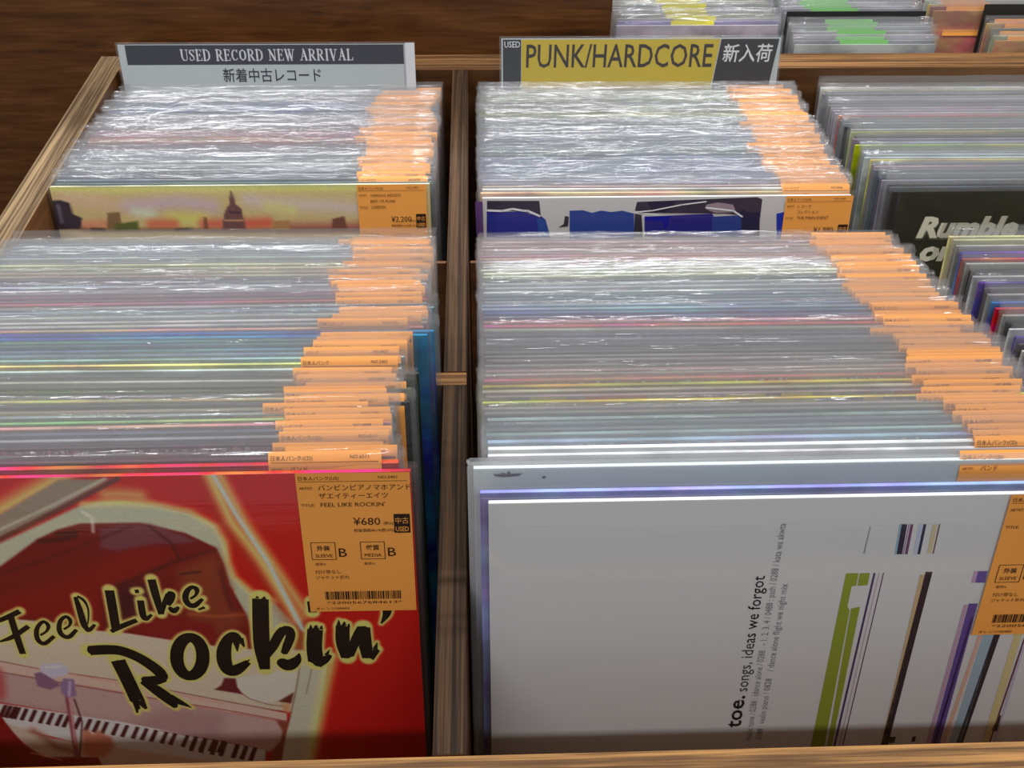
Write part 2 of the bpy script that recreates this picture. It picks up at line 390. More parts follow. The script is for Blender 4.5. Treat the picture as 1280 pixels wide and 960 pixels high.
PAINT=[('l',[(92.5,26.1,7.7),(104.2,19.4,7.6),(121.6,9.5,7.5),(140.1,-0.7,7.5)],(222,190,104),10),('p',[(91.9,28.5),(103.7,21.7),(137.8,1.1),(168.3,1.4),(163.2,1.9),(99.5,39),(87.5,46)],(128,112,94),3),('l',[(89.5,38,1.6),(101.3,31.4,1.5),(132.7,16.2,1.5),(160.9,1.2,1.5)],(165,155,135),2),('p',[(87.3,46.8),(99.3,39.8),(145.1,17.2),(155.6,15.4),(165.8,15.3),(183.1,17.6),(200.1,23.1),(211.8,31.2),(215.5,41.8),(215.5,56.6),(217,65),(224.4,75.4),(237,83.6),(246.3,98.9),(252.1,110),(248.3,121),(218.9,120.1),(209.6,116.1),(215.3,73.5),(189.8,39.5),(152.7,30.7),(94.8,58.5),(82.3,66.6)],(160,160,135),3),('l',[(159.1,10.6,5.1),(166.7,10.4,5.1),(176.5,11.7,5.2)],(190,165,90),9),('l',[(146.6,16.1,1.8),(165.8,15.3,1.8),(183.2,16.9,1.8),(200.3,22,1.9),(212.7,32,1.9),(215.9,41.8,1.9),(215.7,54.9,2),(217.4,65,2),(225.7,75.8,2.1),(237.2,81.9,2.1)],(232,204,116),5),('p',[(83.6,61.6),(95.6,55.2),(119,37.9),(130.6,32.1),(142.8,28.5),(173.5,28.8),(195.6,35.7),(210.4,45.7),(212.9,56.5),(214.4,71.7),(220.4,91.1),(223.5,116.5),(200.2,114),(165.5,105.7),(87,90.9),(76.3,90.6)],(104,14,20),2),('p',[(123,67.7),(162.8,45.4),(181.2,44.2),(188.3,49.3),(167.7,62.1),(158.9,66.9),(147.3,71.7),(140,95.9),(87.8,87.4),(90.3,77)],(122,14,16),8),('p',[(152.3,32.6),(163.2,29.3),(178.5,29.7),(195.4,37.3),(201.2,41.4),(189.2,43.1),(181.6,42.3),(170.9,43.9),(158.6,46.9),(150,44.3)],(98,48,56),4),('l',[(120,39.5,2.1),(131.8,38.2,2.1),(138.8,35.9,2.1)],(50,15,20),4),('l',[(130,34.9,1.3),(139.2,33.5,1.3)],(45,12,18),3),('l',[(94.4,60.2,0.8),(117.1,52.5,0.8),(139.8,43.2,0.8),(168,31,0.8)],(70,14,20),3),('l',[(178.2,31.3,1.1),(188,42.7,1.1),(190.4,52.6,1.1)],(60,16,22),3),('l',[(148.3,73.4,1.3),(167.4,63.7,1.3),(187.5,54.2,1.3),(209.5,47.3,1.3)],(56,14,20),3),('p',[(186.7,59.2),(209.4,48.1),(212.2,56.5),(213.9,83.8),(221.6,98.2),(201.2,106.7),(186.1,97.2),(186.7,76.2)],(112,44,26),8),('l',[(188.8,62.6,1.1),(199.6,61.2,1.1)],(45,15,15),2),('l',[(189.9,90.2,0.9),(204.6,92.4,0.9),(219.8,91.1,0.9)],(160,80,45),4),('l',[(210.4,59.8,1.1),(211.2,73.4,1.2),(213.4,87.3,1.2)],(70,20,26),4),('p',[(148.7,71.7),(158.6,68.6),(172.1,67.2),(172.1,82.7),(162.3,93),(145.4,96.1)],(60,14,24),8),('p',[(158.9,96.5),(181.5,91.8),(201.1,97.7),(201.9,111.3),(178.9,107.9),(160.4,103.7)],(118,28,34),4),('l',[(145.6,21.1,1),(149.9,25.1,1),(148.5,33.8,1.1)],(200,195,175),3),('l',[(87.9,44.4,2.7),(99.9,37.4,2.7),(131.7,20.8,2.7),(167.1,1.4,2.7)],(92,46,38),1.5),('l',[(213.2,1.1,8.1),(220.7,32.2,8.5),(233.3,57,8.9),(249.1,99,9.6)],(150,70,40),10),('l',[(213,0.3,2.6),(220.5,29,2.7),(232.4,53.7,2.8),(248,95.4,3.1)],(232,200,112),6),('l',[(218.6,0.4,2.9),(228,30.8,3),(239.8,58.8,3.2),(253.9,92,3.4)],(222,190,104),7),('l',[(215.2,-0.1,2.2),(224.1,26,2.3),(236.2,55.4,2.4),(251.6,108.2,2.6)],(165,182,172),3),('p',[(76.5,87.8),(87.1,90.5),(99.1,91.6),(114.6,94),(138,100.5),(152.9,102.6),(176.9,108.4),(205.1,114.4),(218.5,116.5),(232,118.2),(255.6,118.2),(251.1,166.9),(199,159.5),(143.9,141.3),(79.5,122),(68.6,119.1)],(182,170,148),1.5),('p',[(67.3,124.3),(78.1,127.9),(142.9,146.7),(198.4,163.7),(234,173.4),(227.5,194.9),(216.6,199),(194.8,190.1),(138.5,170.8),(72.3,151.9),(61.4,148.1)],(166,138,132),2),('p',[(138.3,171.5),(72,153.2),(70.2,160.8),(137.3,177.2),(194.5,192.3),(198.2,165.1),(170.9,158.6)],(150,118,116),10),('p',[(69,117.8),(79.8,120.7),(144.4,138.6),(199.6,155.4),(234.8,166.3),(234,173.4),(198.4,163.7),(142.9,146.7),(77.9,128.5),(67.2,124.9)],(190,160,145),1.5),('l',[(69,117.8,0.5),(79.7,121,0.5),(101.4,127.9,0.5),(140.7,137.1,0.5),(199.6,155.4,0.6),(234.8,165.6,0.6)],(108,42,44),1),('l',[(67,125.6,0.5),(80.5,129.9,0.5),(138.9,146.5,0.5),(198.6,162.3,0.6),(234.1,172.7,0.6)],(108,42,44),1),('l',[(116.3,131.3,0.3),(140.3,139.1,0.3),(199.3,157.5,0.3)],(200,110,90),1),('p',[(208.3,137.9),(227.6,134.5),(246,129.8),(241.6,148.5),(233.2,156.5),(222.9,157.5),(213.4,153.1),(208.4,144.7)],(186,180,164),1.5),('p',[(202.2,137.5),(208.5,137.9),(208.6,144.7),(211.2,150.5),(195.2,146.3),(199.7,143.1)],(88,26,30),1.2),('p',[(230.6,156.7),(240.8,149.6),(238,158.7)],(90,40,30),1.2),('p',[(232,158.5),(238,158.7),(236.2,166.4),(232.9,164.2)],(190,140,100),2),('p',[(246.4,101.3),(251.4,105.2),(249.8,116.8),(247.2,118),(244.1,117.2)],(140,70,35),3),('l',[(210.7,150.2,0.5),(215.2,154.5,0.5),(224.8,159,0.5),(232.7,160.7,0.5)],(120,70,60),1),('p',[(246,129.8),(261.8,130.3),(256.8,153.1),(250.2,181.1),(243.2,210.5),(225.8,209.8),(229,195),(235.6,172),(240.5,149.8)],(172,172,150),1.5),('l',[(264.9,123.7,4.5),(258.1,150.4,4.7),(251.5,178.3,4.8),(243.7,210.5,5)],(232,200,112),7),('l',[(246,129.8,0.4),(241.5,149.9,0.5),(236.4,169.2,0.5),(231,186.3,0.5),(226.4,209.8,0.5)],(100,50,45),1),('l',[(252.5,132,0.5),(247.4,151.4,0.5)],(120,90,75),1),('p',[(227.9,171.8),(234.9,173.4),(231.5,186.3),(226.7,206.8),(220.4,206.6),(222.6,196.2),(228.6,189.1),(230.6,180.5)],(120,56,40),2),('p',[(61,149.4),(72,153.2),(138.6,170.1),(195,188.6),(219.2,194.6),(217,214),(192.2,209.3),(133.8,196),(68.1,169.1),(57.2,164.5)],(196,186,180),1),('p',[(70.5,167.8),(95.7,181.5),(134.6,191.6),(192.6,206.3),(214.9,213.9),(214.3,218.5),(119.9,214.9),(86.8,198.7),(73.8,179.3)],(176,158,140),3),('l',[(159,177.9,0.5),(218.5,195.3,0.5),(219.9,196.9,0.5)],(110,60,60),1),('l',[(219.4,196.9,0.5),(217.2,206.5,0.5)],(90,50,50),1),('p',[(73.9,154.2),(76.2,154.8),(71,164),(68.6,163.1)],(62,18,24),0.5),('p',[(76.5,154.9),(78.8,155.5),(73.6,164.8),(71.2,163.9)],(62,18,24),0.5),('p',[(79.2,155.6),(81.4,156.2),(76.2,165.5),(73.8,164.6)],(62,18,24),0.5),('p',[(81.2,156.2),(83.5,156.8),(78.3,166.1),(75.9,165.2)],(62,18,24),0.5),('p',[(85.1,157.3),(87.4,157.9),(82.3,167.2),(79.9,166.3)],(62,18,24),0.5),('p',[(89.8,158.6),(92.1,159.2),(87,168.5),(84.6,167.6)],(62,18,24),0.5),('p',[(95,160),(97.3,160.6),(92.2,170),(89.8,169.1)],(62,18,24),0.5),('p',[(99.3,161.2),(101.5,161.8),(96.5,171.2),(94.1,170.3)],(62,18,24),0.5),('p',[(104,162.5),(106.3,163.1),(101.2,172.5),(98.8,171.6)],(62,18,24),0.5),('p',[(107.8,163.5),(110.1,164.2),(105.1,173.6),(102.6,172.7)],(62,18,24),0.5),('p',[(114,165.2),(116.3,165.9),(111.3,175.3),(108.9,174.4)],(62,18,24),0.5),('p',[(119.7,166.8),(122,167.5),(117.1,177),(114.6,176)],(62,18,24),0.5),('p',[(124.3,168.1),(126.6,168.8),(121.7,178.3),(119.2,177.3)],(62,18,24),0.5),('p',[(128.8,169.4),(131.1,170),(126.2,179.5),(123.8,178.6)],(62,18,24),0.5),('p',[(134.6,171),(136.9,171.6),(132.1,181.2),(129.6,180.2)],(62,18,24),0.5),('p',[(139.9,172.4),(142.2,173.1),(137.4,182.7),(134.9,181.7)],(62,18,24),0.5),('p',[(145.7,174),(148,174.7),(143.3,184.3),(140.8,183.3)],(62,18,24),0.5),('p',[(150.7,175.4),(153,176.1),(148.3,185.7),(145.8,184.7)],(62,18,24),0.5),('p',[(155.9,176.9),(158.3,177.5),(153.6,187.2),(151,186.2)],(62,18,24),0.5),('p',[(161.8,178.5),(164.1,179.1),(159.5,188.8),(156.9,187.9)],(62,18,24),0.5),('p',[(166.7,179.8),(169,180.5),(164.4,190.2),(161.9,189.2)],(62,18,24),0.5),('p',[(173.6,181.8),(175.9,182.4),(171.3,192.2),(168.8,191.2)],(62,18,24),0.5),('p',[(178.5,183.1),(180.9,183.8),(176.3,193.5),(173.8,192.6)],(62,18,24),0.5),('p',[(183.6,184.5),(186,185.2),(181.5,195),(178.9,194)],(62,18,24),0.5),('p',[(188.9,186),(191.3,186.7),(186.8,196.5),(184.2,195.5)],(62,18,24),0.5),('p',[(193.9,187.4),(196.3,188),(191.8,197.9),(189.2,196.9)],(62,18,24),0.5),('p',[(177.8,184),(180.3,184.6),(175.8,195.9),(173,194.9)],(62,18,24),0.5),('p',[(183.2,185.5),(185.8,186.2),(181.3,197.4),(178.5,196.5)],(62,18,24),0.5),('p',[(189.7,187.3),(192.3,187.9),(187.8,199.3),(185,198.3)],(62,18,24),0.5),('p',[(194.6,188.7),(197.2,189.3),(192.8,200.7),(190,199.7)],(62,18,24),0.5),('p',[(201.6,190.6),(204.3,191.3),(199.9,202.7),(197.1,201.7)],(62,18,24),0.5),('p',[(206.7,192),(209.3,192.7),(204.9,204.1),(202.1,203.1)],(62,18,24),0.5),('p',[(211.7,193.4),(214.3,194.1),(210,205.5),(207.2,204.5)],(62,18,24),0.5),('p',[(59.7,154.9),(70.2,160.8),(71.5,167.8),(73.8,175),(78.9,188.1),(88.1,197.2),(118.9,198.4),(121.9,215),(45.3,212.1)],(112,10,16),1.5),('p',[(67,125.6),(78.4,126.6),(79.4,132.5),(76.9,147.2),(72.5,151.2),(60.7,150.8)],(160,72,70),5),('l',[(80.8,193.3,0.8),(88.3,196.5,0.8),(96.9,199.8,0.8)],(205,150,110),2),('l',[(85.8,175.4,2.9),(91.6,181.3,3),(96.1,188.7,3),(105.4,193.5,3)],(126,72,56),6),('p',[(114,176.4),(117.3,175.1),(119.5,179.4),(123.3,176),(126.6,179.7),(130.1,182.7),(130.3,190),(123,198.5),(114.8,198.2),(110.2,195.1)],(168,104,82),4),('l',[(111.3,148.4,2.8),(109.2,170.5,2.9),(106.6,197.9,3)],(122,62,70),1.5),('l',[(114.7,151.2,0.9),(115.5,169.3,0.9),(107.8,199.4,0.9)],(60,22,28),1.2),('l',[(112.3,148.4,0.8),(110.2,167.7,0.8),(107.8,187.7,0.8)],(196,150,150),1.5),('p',[(96.5,130.7),(101.1,129.5),(105.8,134.7),(109.5,140.2),(102.9,143.5),(96.2,140.6)],(118,84,108),1.5),('p',[(100.1,127.2),(103.3,123.8),(112.2,123.3),(115.9,126.4),(115.8,131.3),(110.9,133.5),(105.7,135),(100.9,130.3)],(172,168,184),1.5),('p',[(109,140.2),(112.1,134.9),(117.8,135.8),(116.5,148.5),(111.3,150.4),(108.5,146.2)],(124,100,132),1.5),('l',[(115,137.7,0.9),(112.3,148.4,0.9)],(190,170,190),2),('l',[(103.6,126.7,0.8),(112.6,125.7,0.8)],(210,205,215),2)]
TOE=[([(182.9,47.1),(189.4,47.1),(189.5,55.3),(187.2,55.5),(187.2,69.1),(188.8,71.5),(190.7,170.5),(190.9,193),(183.1,192.7),(182.8,170.2)],(146,160,46)),([(190.1,47.2),(195.3,47.1),(195.4,55.1),(190.2,55.3)],(146,160,46)),([(189.4,70.4),(193.9,69.3),(195,170.5),(195.3,193.2),(192.4,193),(192.2,170.6)],(146,160,46)),([(197.2,47.2),(198.3,47.2),(196.9,193.2),(195.6,193.2)],(72,48,100)),([(199.8,47.2),(200.4,47.3),(199.5,193.3),(198.7,193.3)],(205,180,190)),([(202.2,47.3),(202.7,47.3),(201.4,193.4),(200.8,193.4)],(90,50,80)),([(221.8,48.9),(224.1,49),(226.3,194.3),(223.6,194.2)],(206,178,134)),([(224.3,47.1),(227.9,47.2),(227.5,194.4),(223.4,194.2)],(40,28,40)),([(205,16.8),(206,16.8),(207,35.5),(205.9,35.4)],(150,185,205)),([(206.1,16.8),(208.9,16.9),(209.7,35.5),(206.9,35.5)],(46,34,60)),([(210.6,17),(212,17),(212.6,35.6),(211.2,35.6)],(120,62,110)),([(209.5,16.9),(210.1,16.9),(210.7,35.6),(210,35.5)],(170,140,170)),([(214.9,17),(216.9,17.1),(217.6,35.7),(215.5,35.7)],(196,202,224)),([(217.2,17.1),(218.6,17.1),(219.1,35.8),(217.7,35.7)],(40,42,78)),([(222,17.2),(224.1,17.3),(224.7,35.3),(222.6,35.2)],(214,196,156)),([(225,17.3),(225.7,17.3),(226.1,35.6),(225.5,35.6)],(120,80,70)),([(249.6,47.2),(251.7,47.3),(251.9,54.9),(249.8,54.9)],(196,160,190)),([(251.7,47.3),(256.7,47.4),(257.1,55.1),(252,54.9)],(104,84,160)),([(249.2,69.5),(251.4,69.5),(252.3,195.3),(249.9,195.2)],(196,160,184)),([(251.7,68.7),(256.5,68.8),(258.1,195.5),(252.8,195.3)],(100,72,150)),([(254.9,78.1),(256.3,78.1),(255.1,195.4),(253.6,195.4)],(60,50,130)),([(261.8,88.7),(264,88.7),(260.1,195.6),(257.7,195.5)],(224,180,160)),([(264.3,88.4),(270.6,88.6),(270,196),(263.1,195.7)],(164,186,200)),([(270.2,88.6),(273.7,88.7),(270.5,196),(266.6,195.9)],(34,30,44)),([(281.4,89.2),(285.5,89.3),(287.3,196.6),(282.8,196.5)],(222,204,146)),([(287.3,92.9),(288.2,92.9),(287.2,196.6),(286.1,196.6)],(110,50,70)),([(287.8,89.4),(289.2,89.5),(290.9,196.8),(289.4,196.7)],(200,190,210)),([(287.8,150.6),(288.9,150.6),(289.3,163),(285.8,162.9),(286.1,158),(287.3,156.1)],(50,36,40)),([(226.9,165.4),(231.1,165.4),(231,170.3),(226.9,170.4)],(50,36,40)),([(240.9,165.5),(242.8,165.6),(242.8,170),(240.8,169.9)],(60,40,50)),([(190.2,17.6),(190.6,17.6),(190.4,34.6),(189.7,34.6)],(150,150,152))]
BLUE=[([(3.8,2.3),(48,2.7),(49.5,15.1),(42,13.7),(35.6,12.4),(21.6,10.9),(3.7,10.1)],(50,44,70)),([(3.5,10.8),(20.3,12),(33.1,11.7),(42,14.4),(49.7,15.8),(53.6,19.1),(58.4,35.2),(3.2,34.7)],(22,40,150)),([(45.9,17.7),(53.6,19.1),(58.4,35.2),(48.7,35.1)],(30,80,165)),([(74,11.4),(85.5,11.2),(93.3,13.5),(100.9,11.6),(109.9,13),(118.9,11.8),(129.3,14.5),(130.7,37.3),(74.7,36.8)],(26,70,160)),([(64.7,26.2),(73.1,25.3),(73.5,16.7),(70.2,16),(69.2,23.3)],(50,44,60)),([(131.3,4.3),(233.7,1),(238.4,3),(238.5,19.5),(209.5,15.3),(138.3,14),(129.8,11.9)],(44,38,62)),([(130,14.5),(135.8,15.9),(138.4,36),(130.3,36)],(40,40,60)),([(138.5,17.3),(196.5,15.1),(211.7,36.8),(139.7,36.1)],(20,24,140)),([(196.8,17.8),(222.6,16.7),(224.9,36.9),(198.6,36.6)],(30,64,150)),([(220.8,12.7),(236.7,4.9),(240,37.1),(224.9,36.9)],(40,36,64)),([(190.6,7.2),(200.7,5.3),(213.8,7.4),(217.1,14),(199,14.5),(190.9,11.1)],(150,130,140)),([(252.3,15.7),(261.2,13.7),(287.3,14.6),(310.6,13.5),(331.9,15.7),(336,39.4),(255.3,38.6)],(34,50,160)),([(297.6,5.5),(301.5,5.5),(303.7,10.8),(300.7,12.8),(297.7,10.1)],(60,50,70)),([(-6.3,2.8),(0,2.9),(0.6,34.7),(-5.5,34.6)],(90,60,110))]
BLUEW=[[(3.7,10.5,1.8),(16.5,11.1,1.8),(25.4,9.4,1.8),(34.3,11,1.8),(38.2,11.1,1.8),(48.4,15.8,1.8)],[(129.9,13.2,1.1),(144.6,12,1.1),(170,7,1.1),(190.3,4.5,1.1)],[(137.3,18.6,1.1),(138.3,14.6,1.1),(151.3,15.8,1.1)],[(190.8,9.8,1.4),(214.4,12.7,1.4),(222.7,18,1.4)]]
LONDON=[('l',[(-1.4,1.3,5.1),(50.8,3.1,5.2),(133.5,2.9,5.3),(266.7,3.2,5.6)],(176,170,92),6),('l',[(2.7,-2.4,3.3),(266.9,-0.2,3.6)],(150,160,104),5),('l',[(9.6,11.3,9.1),(32.4,13.2,9.2),(51.6,16.8,9.2)],(180,150,120),12),('l',[(61.5,16.9,10.8),(81.7,15.4,10.9),(108.6,13.9,11),(131.4,17.5,11.1)],(170,148,150),12),('l',[(67.2,22.2,6.2),(80.2,24,6.3)],(180,185,160),10),('l',[(162.1,12.6,9.6),(190.1,16.3,9.7),(231.9,18.4,9.8),(265.4,22.2,10)],(178,160,150),12),('l',[(96.4,27.7,9.5),(122.9,29.7,9.6)],(190,175,95),10),('l',[(178.2,17.9,6.4),(198,21.6,6.5)],(190,175,110),10),('l',[(21.6,34,7.8),(41.9,32.4,7.8)],(190,120,90),8),('l',[(78.8,32.8,7.9),(97.2,32.9,7.9)],(190,96,70),8),('l',[(122.4,33.2,8),(139.3,33.3,8.1)],(180,90,72),8),('l',[(157.8,33.5,8.9),(176.5,32.8,9)],(186,84,64),8),('l',[(187.8,37.3,8.2),(264.4,37.2,8.4)],(150,90,76),8),('l',[(-6.8,33.7,2.5),(27.5,37.9,2.5),(94.7,38.2,2.5),(145.2,39.6,2.6),(192.7,39.5,2.6),(264.3,39.9,2.7)],(90,62,44),5),('p',[(-2.9,12),(6.3,11.3),(14,13.9),(14.5,23.4),(21.3,27),(18.6,36.1),(-4.1,36.9),(-6.6,25)],(44,38,48),2),('l',[(3.6,16.4,3),(3.9,30.3,3.1)],(90,84,100),4),('p',[(43.4,22.8),(53.9,22),(52.9,36.4),(40.2,37.3)],(110,84,56),3),('p',[(48.6,32.5),(67.5,30),(66.9,38.3),(45.8,38.4)],(80,84,44),3),('p',[(148.1,4.8),(149.8,4.8),(151.3,16),(156.1,20.4),(156.7,29.1),(157.1,38.8),(136.9,38.6),(140.5,24.6),(143.8,18.5),(145.7,16.8)],(96,64,62),1.5),('l',[(140.5,30.2,1.3),(155.7,30.3,1.3)],(170,130,90),2),('l',[(145.7,22.9,1.6),(154,23.8,1.6)],(60,40,48),2),('p',[(123.3,27),(125.3,27.1),(126,37.6),(121.4,37.6)],(110,70,50),2),('p',[(180.9,31.1),(195.3,30.7),(194.5,38.8),(180.1,38.7)],(150,110,70),2),('p',[(231,29.8),(241.4,27.3),(243.8,39.3),(230.2,39.2)],(100,60,50),2),('l',[(27.7,36.7,2.2),(37.7,37.3,2.2)],(60,40,34),3),('l',[(98.1,37.9,1.9),(111.7,37.5,1.9)],(60,44,34),3)]
STACKS={'FR':((0.089,0.077),(0.402,0.009),[(0.0891,(216,216,214)),(0.0953,(180,186,226)),(0.1177,(206,220,216)),(0.1303,(232,234,232)),(0.139,(176,194,220)),(0.1449,(150,160,160)),(0.1526,(92,104,112)),(0.1588,(150,160,150)),(0.1644,(110,108,84)),(0.17,(150,148,130)),(0.1766,(214,200,84)),(0.1834,(150,120,130)),(0.1903,(140,128,96)),(0.1964,(214,190,100)),(0.2009,(200,100,90)),(0.2073,(160,140,130)),(0.2166,(120,112,108)),(0.2252,(130,128,122)),(0.2331,(60,64,66)),(0.2411,(46,54,60)),(0.2493,(128,142,160)),(0.2567,(80,86,92)),(0.2642,(206,90,120)),(0.273,(190,140,150)),(0.282,(70,110,150)),(0.2901,(130,160,170)),(0.3007,(120,130,130)),(0.3105,(90,120,130)),(0.3204,(220,226,224)),(0.3307,(180,190,170)),(0.3412,(212,214,180)),(0.352,(228,228,206)),(0.3631,(170,150,150)),(0.3746,(210,130,120)),(0.3863,(190,150,140)),(0.3984,(180,160,150)),(0.4093,(150,140,120))]),'FL':((0.117,0.069),(0.41,0.008),[(0.1211,(200,20,50)),(0.1265,(70,40,60)),(0.1319,(150,120,130)),(0.1374,(60,50,60)),(0.1416,(40,36,44)),(0.1474,(150,150,150)),(0.1517,(60,60,76)),(0.1577,(190,130,140)),(0.1637,(150,190,130)),(0.1699,(140,150,140)),(0.1762,(110,100,96)),(0.1826,(200,196,110)),(0.1892,(90,80,90)),(0.1959,(170,160,160)),(0.2027,(60,52,56)),(0.2088,(206,208,190)),(0.2169,(220,224,216)),(0.2242,(214,200,130)),(0.2317,(150,190,200)),(0.2393,(90,120,140)),(0.2471,(60,90,110)),(0.2551,(60,110,100)),(0.2633,(150,40,70)),(0.2696,(210,160,130)),(0.276,(206,206,200)),(0.2847,(150,160,150)),(0.2936,(160,150,150)),(0.3027,(170,90,110)),(0.3121,(110,70,90)),(0.3217,(130,120,130)),(0.3315,(170,180,190)),(0.3416,(60,60,64)),(0.352,(190,170,140)),(0.3627,(210,206,160)),(0.3736,(190,210,220)),(0.3849,(120,130,150)),(0.3964,(170,180,190)),(0.4083,(110,120,120))]),'BL':((0.494,0.005),(0.71,-0.019),[(0.4908,(232,232,220)),(0.5023,(110,130,130)),(0.514,(80,90,100)),(0.5259,(130,140,144)),(0.5382,(160,170,170)),(0.5507,(120,130,146)),(0.5635,(150,150,160)),(0.5767,(120,40,60)),(0.5884,(220,150,120)),(0.6005,(160,110,130)),(0.6145,(130,110,120)),(0.6289,(90,86,90)),(0.6399,(190,190,196)),(0.6512,(110,130,150)),(0.6626,(70,120,170)),(0.6743,(150,170,190)),(0.6903,(220,214,200)),(0.7025,(150,130,120))]),'BR':((0.487,-0.005),(0.71,-0.014),[(0.4815,(236,236,230)),(0.49,(220,190,160)),(0.5015,(210,180,180)),(0.5132,(150,160,190)),(0.5252,(120,140,170)),(0.5374,(90,110,150)),(0.55,(150,160,180)),(0.5628,(90,120,110)),(0.576,(160,170,180)),(0.5894,(120,130,146)),(0.6032,(90,100,130)),(0.6173,(120,140,140)),(0.6317,(110,120,110)),(0.6428,(186,186,120)),(0.6541,(150,160,140)),(0.6694,(120,130,130)),(0.6852,(160,170,130)),(0.7014,(190,160,170)),(0.718,(150,140,150)),(0.735,(140,120,130))]),'TB':((0.49,-0.004),(0.735,-0.019),[(0.4783,(34,30,24)),(0.4898,(200,200,180)),(0.4986,(80,84,96)),(0.5106,(150,150,160)),(0.5228,(110,114,120)),(0.5353,(190,170,190)),(0.5448,(150,170,190)),(0.5578,(210,220,226)),(0.5712,(120,130,140)),(0.5848,(150,150,160)),(0.5987,(190,200,110)),(0.6094,(200,170,150)),(0.624,(140,140,150)),(0.6389,(110,110,120)),(0.6542,(180,180,184)),(0.6699,(120,120,120)),(0.686,(160,160,164)),(0.7068,(130,130,134))]),'TF':((0.2,0.02),(0.395,0.02),[(0.2611,(120,60,80)),(0.2863,(60,60,80)),(0.3039,(40,60,150)),(0.3222,(180,60,90)),(0.3316,(120,140,180)),(0.3412,(150,110,140)),(0.351,(90,100,110)),(0.361,(150,160,170)),(0.3692,(110,90,120)),(0.3817,(200,200,150))])}

# ---------------------------------------------------------------- room
o = link('floor', mesh('floor', [(-3, -2.5, 0), (3.5, -2.5, 0), (3.5, 3.5, 0), (-3, 3.5, 0)], [(0, 1, 2, 3)], [M_dark])); o['kind'] = 'structure'

# ---------------------------------------------------------------- plywood back panel
pan = thing('plywood_panel', 'tall dark stained plywood panel behind the two signs', 'panel', (-.4, .765, 0))
link('panel_board', box_mesh('panel_board', (-.8, -.009, 0), (.555, .009, ZO + .36), M_panel, .0008), pan)

# ---------------------------------------------------------------- record rack
rack = thing('record_rack', 'brown plywood record rack with two rails running away and one along the front', 'record rack', (0, 0, 0))
def board(name, lo, hi, mat, top=None, lab=None, rot=(0, 0, 0)):
    c = [(a + b) / 2 for a, b in zip(lo, hi)]
    me = box_mesh(name, [a - m for a, m in zip(lo, c)], [a - m for a, m in zip(hi, c)], mat, .0009, top)
    o = link(name, me, rack, (c[0], c[1], c[2] + ZO), rot)
    if lab: o['label'] = lab
    return o
board('side_panel', (-.369, .0, -ZO), (-.343, .752, 0), M_veny, M_edge_y)
board('divider', (-.0078, 0, -.36), (.0078, .2535, 0), M_veny, M_edge_dark)
board('divider', (-.0078, .2665, -.36), (.0078, .718, 0), M_veny, M_edge_mid)
board('lap_joint', (-.0150, .2538, -.36), (.0078, .2662, -.0004), M_venx, M_edge_x, 'small crosswise board end let into the divider')
board('front_panel', (-.369, -.0165, -ZO), (.75, -.0005, 0), M_venx, M_edge_front)
board('rear_panel', (-.343, .7185, -ZO), (.75, .7525, 0), M_venx, M_edge_x)
board('divider', (.3475, 0, -.36), (.3595, .7185, -.075), M_veny, M_edge_y)
def floor_board(x0, x1, y0, z0, y1, z1):
    t = .009
    v = [(x0, y0, z0), (x1, y0, z0), (x1, y1, z1), (x0, y1, z1)]
    v = v + [(a, b, c - t) for a, b, c in v]
    f = [(0, 1, 2, 3), (7, 6, 5, 4), (0, 4, 5, 1), (1, 5, 6, 2), (2, 6, 7, 3), (3, 7, 4, 0)]
    o = link('floor_board', mesh('floor_board', [(a, b, c + ZO) for a, b, c in v], f, [M_venx]), rack)
def zf(y): return -.2262 - .2173 * y
def zb(y): return -.3005 - .085 * (y - .40)
for x0, x1 in ((-.343, -.0078), (.0078, .3475)):
    floor_board(x0, x1, 0, zf(0) - .0015, .33, zf(.33) - .0015)
    floor_board(x0, x1, .345, zb(.345) - .0015, .7185, zb(.7185) - .0015)
floor_board(.3595, .75, 0, -.300, .7185, -.335)
# leaning backboards between the nearer and the farther records
LEAN = .2792
for x0, x1 in ((-.341, -.0095), (.0095, .346)):
    me = box_mesh('backboard', (x0, 0, 0), (x1, .005, .29), M_venx, .0006)
    link('backboard', me, rack, (0, .338, zf(.33) + ZO - .002), (-LEAN, 0, 0))

# ---------------------------------------------------------------- records
W = .315
jackets = []
for t in (.0024, .0028, .0032):
    jackets.append((t, box_mesh('jacket', (-W / 2, 0, 0), (W / 2, t, W), M_jacket, .0004)))
def plain_jacket(t, mat): return box_mesh('jacket', (-W / 2, 0, 0), (W / 2, t, W), mat, .0004)

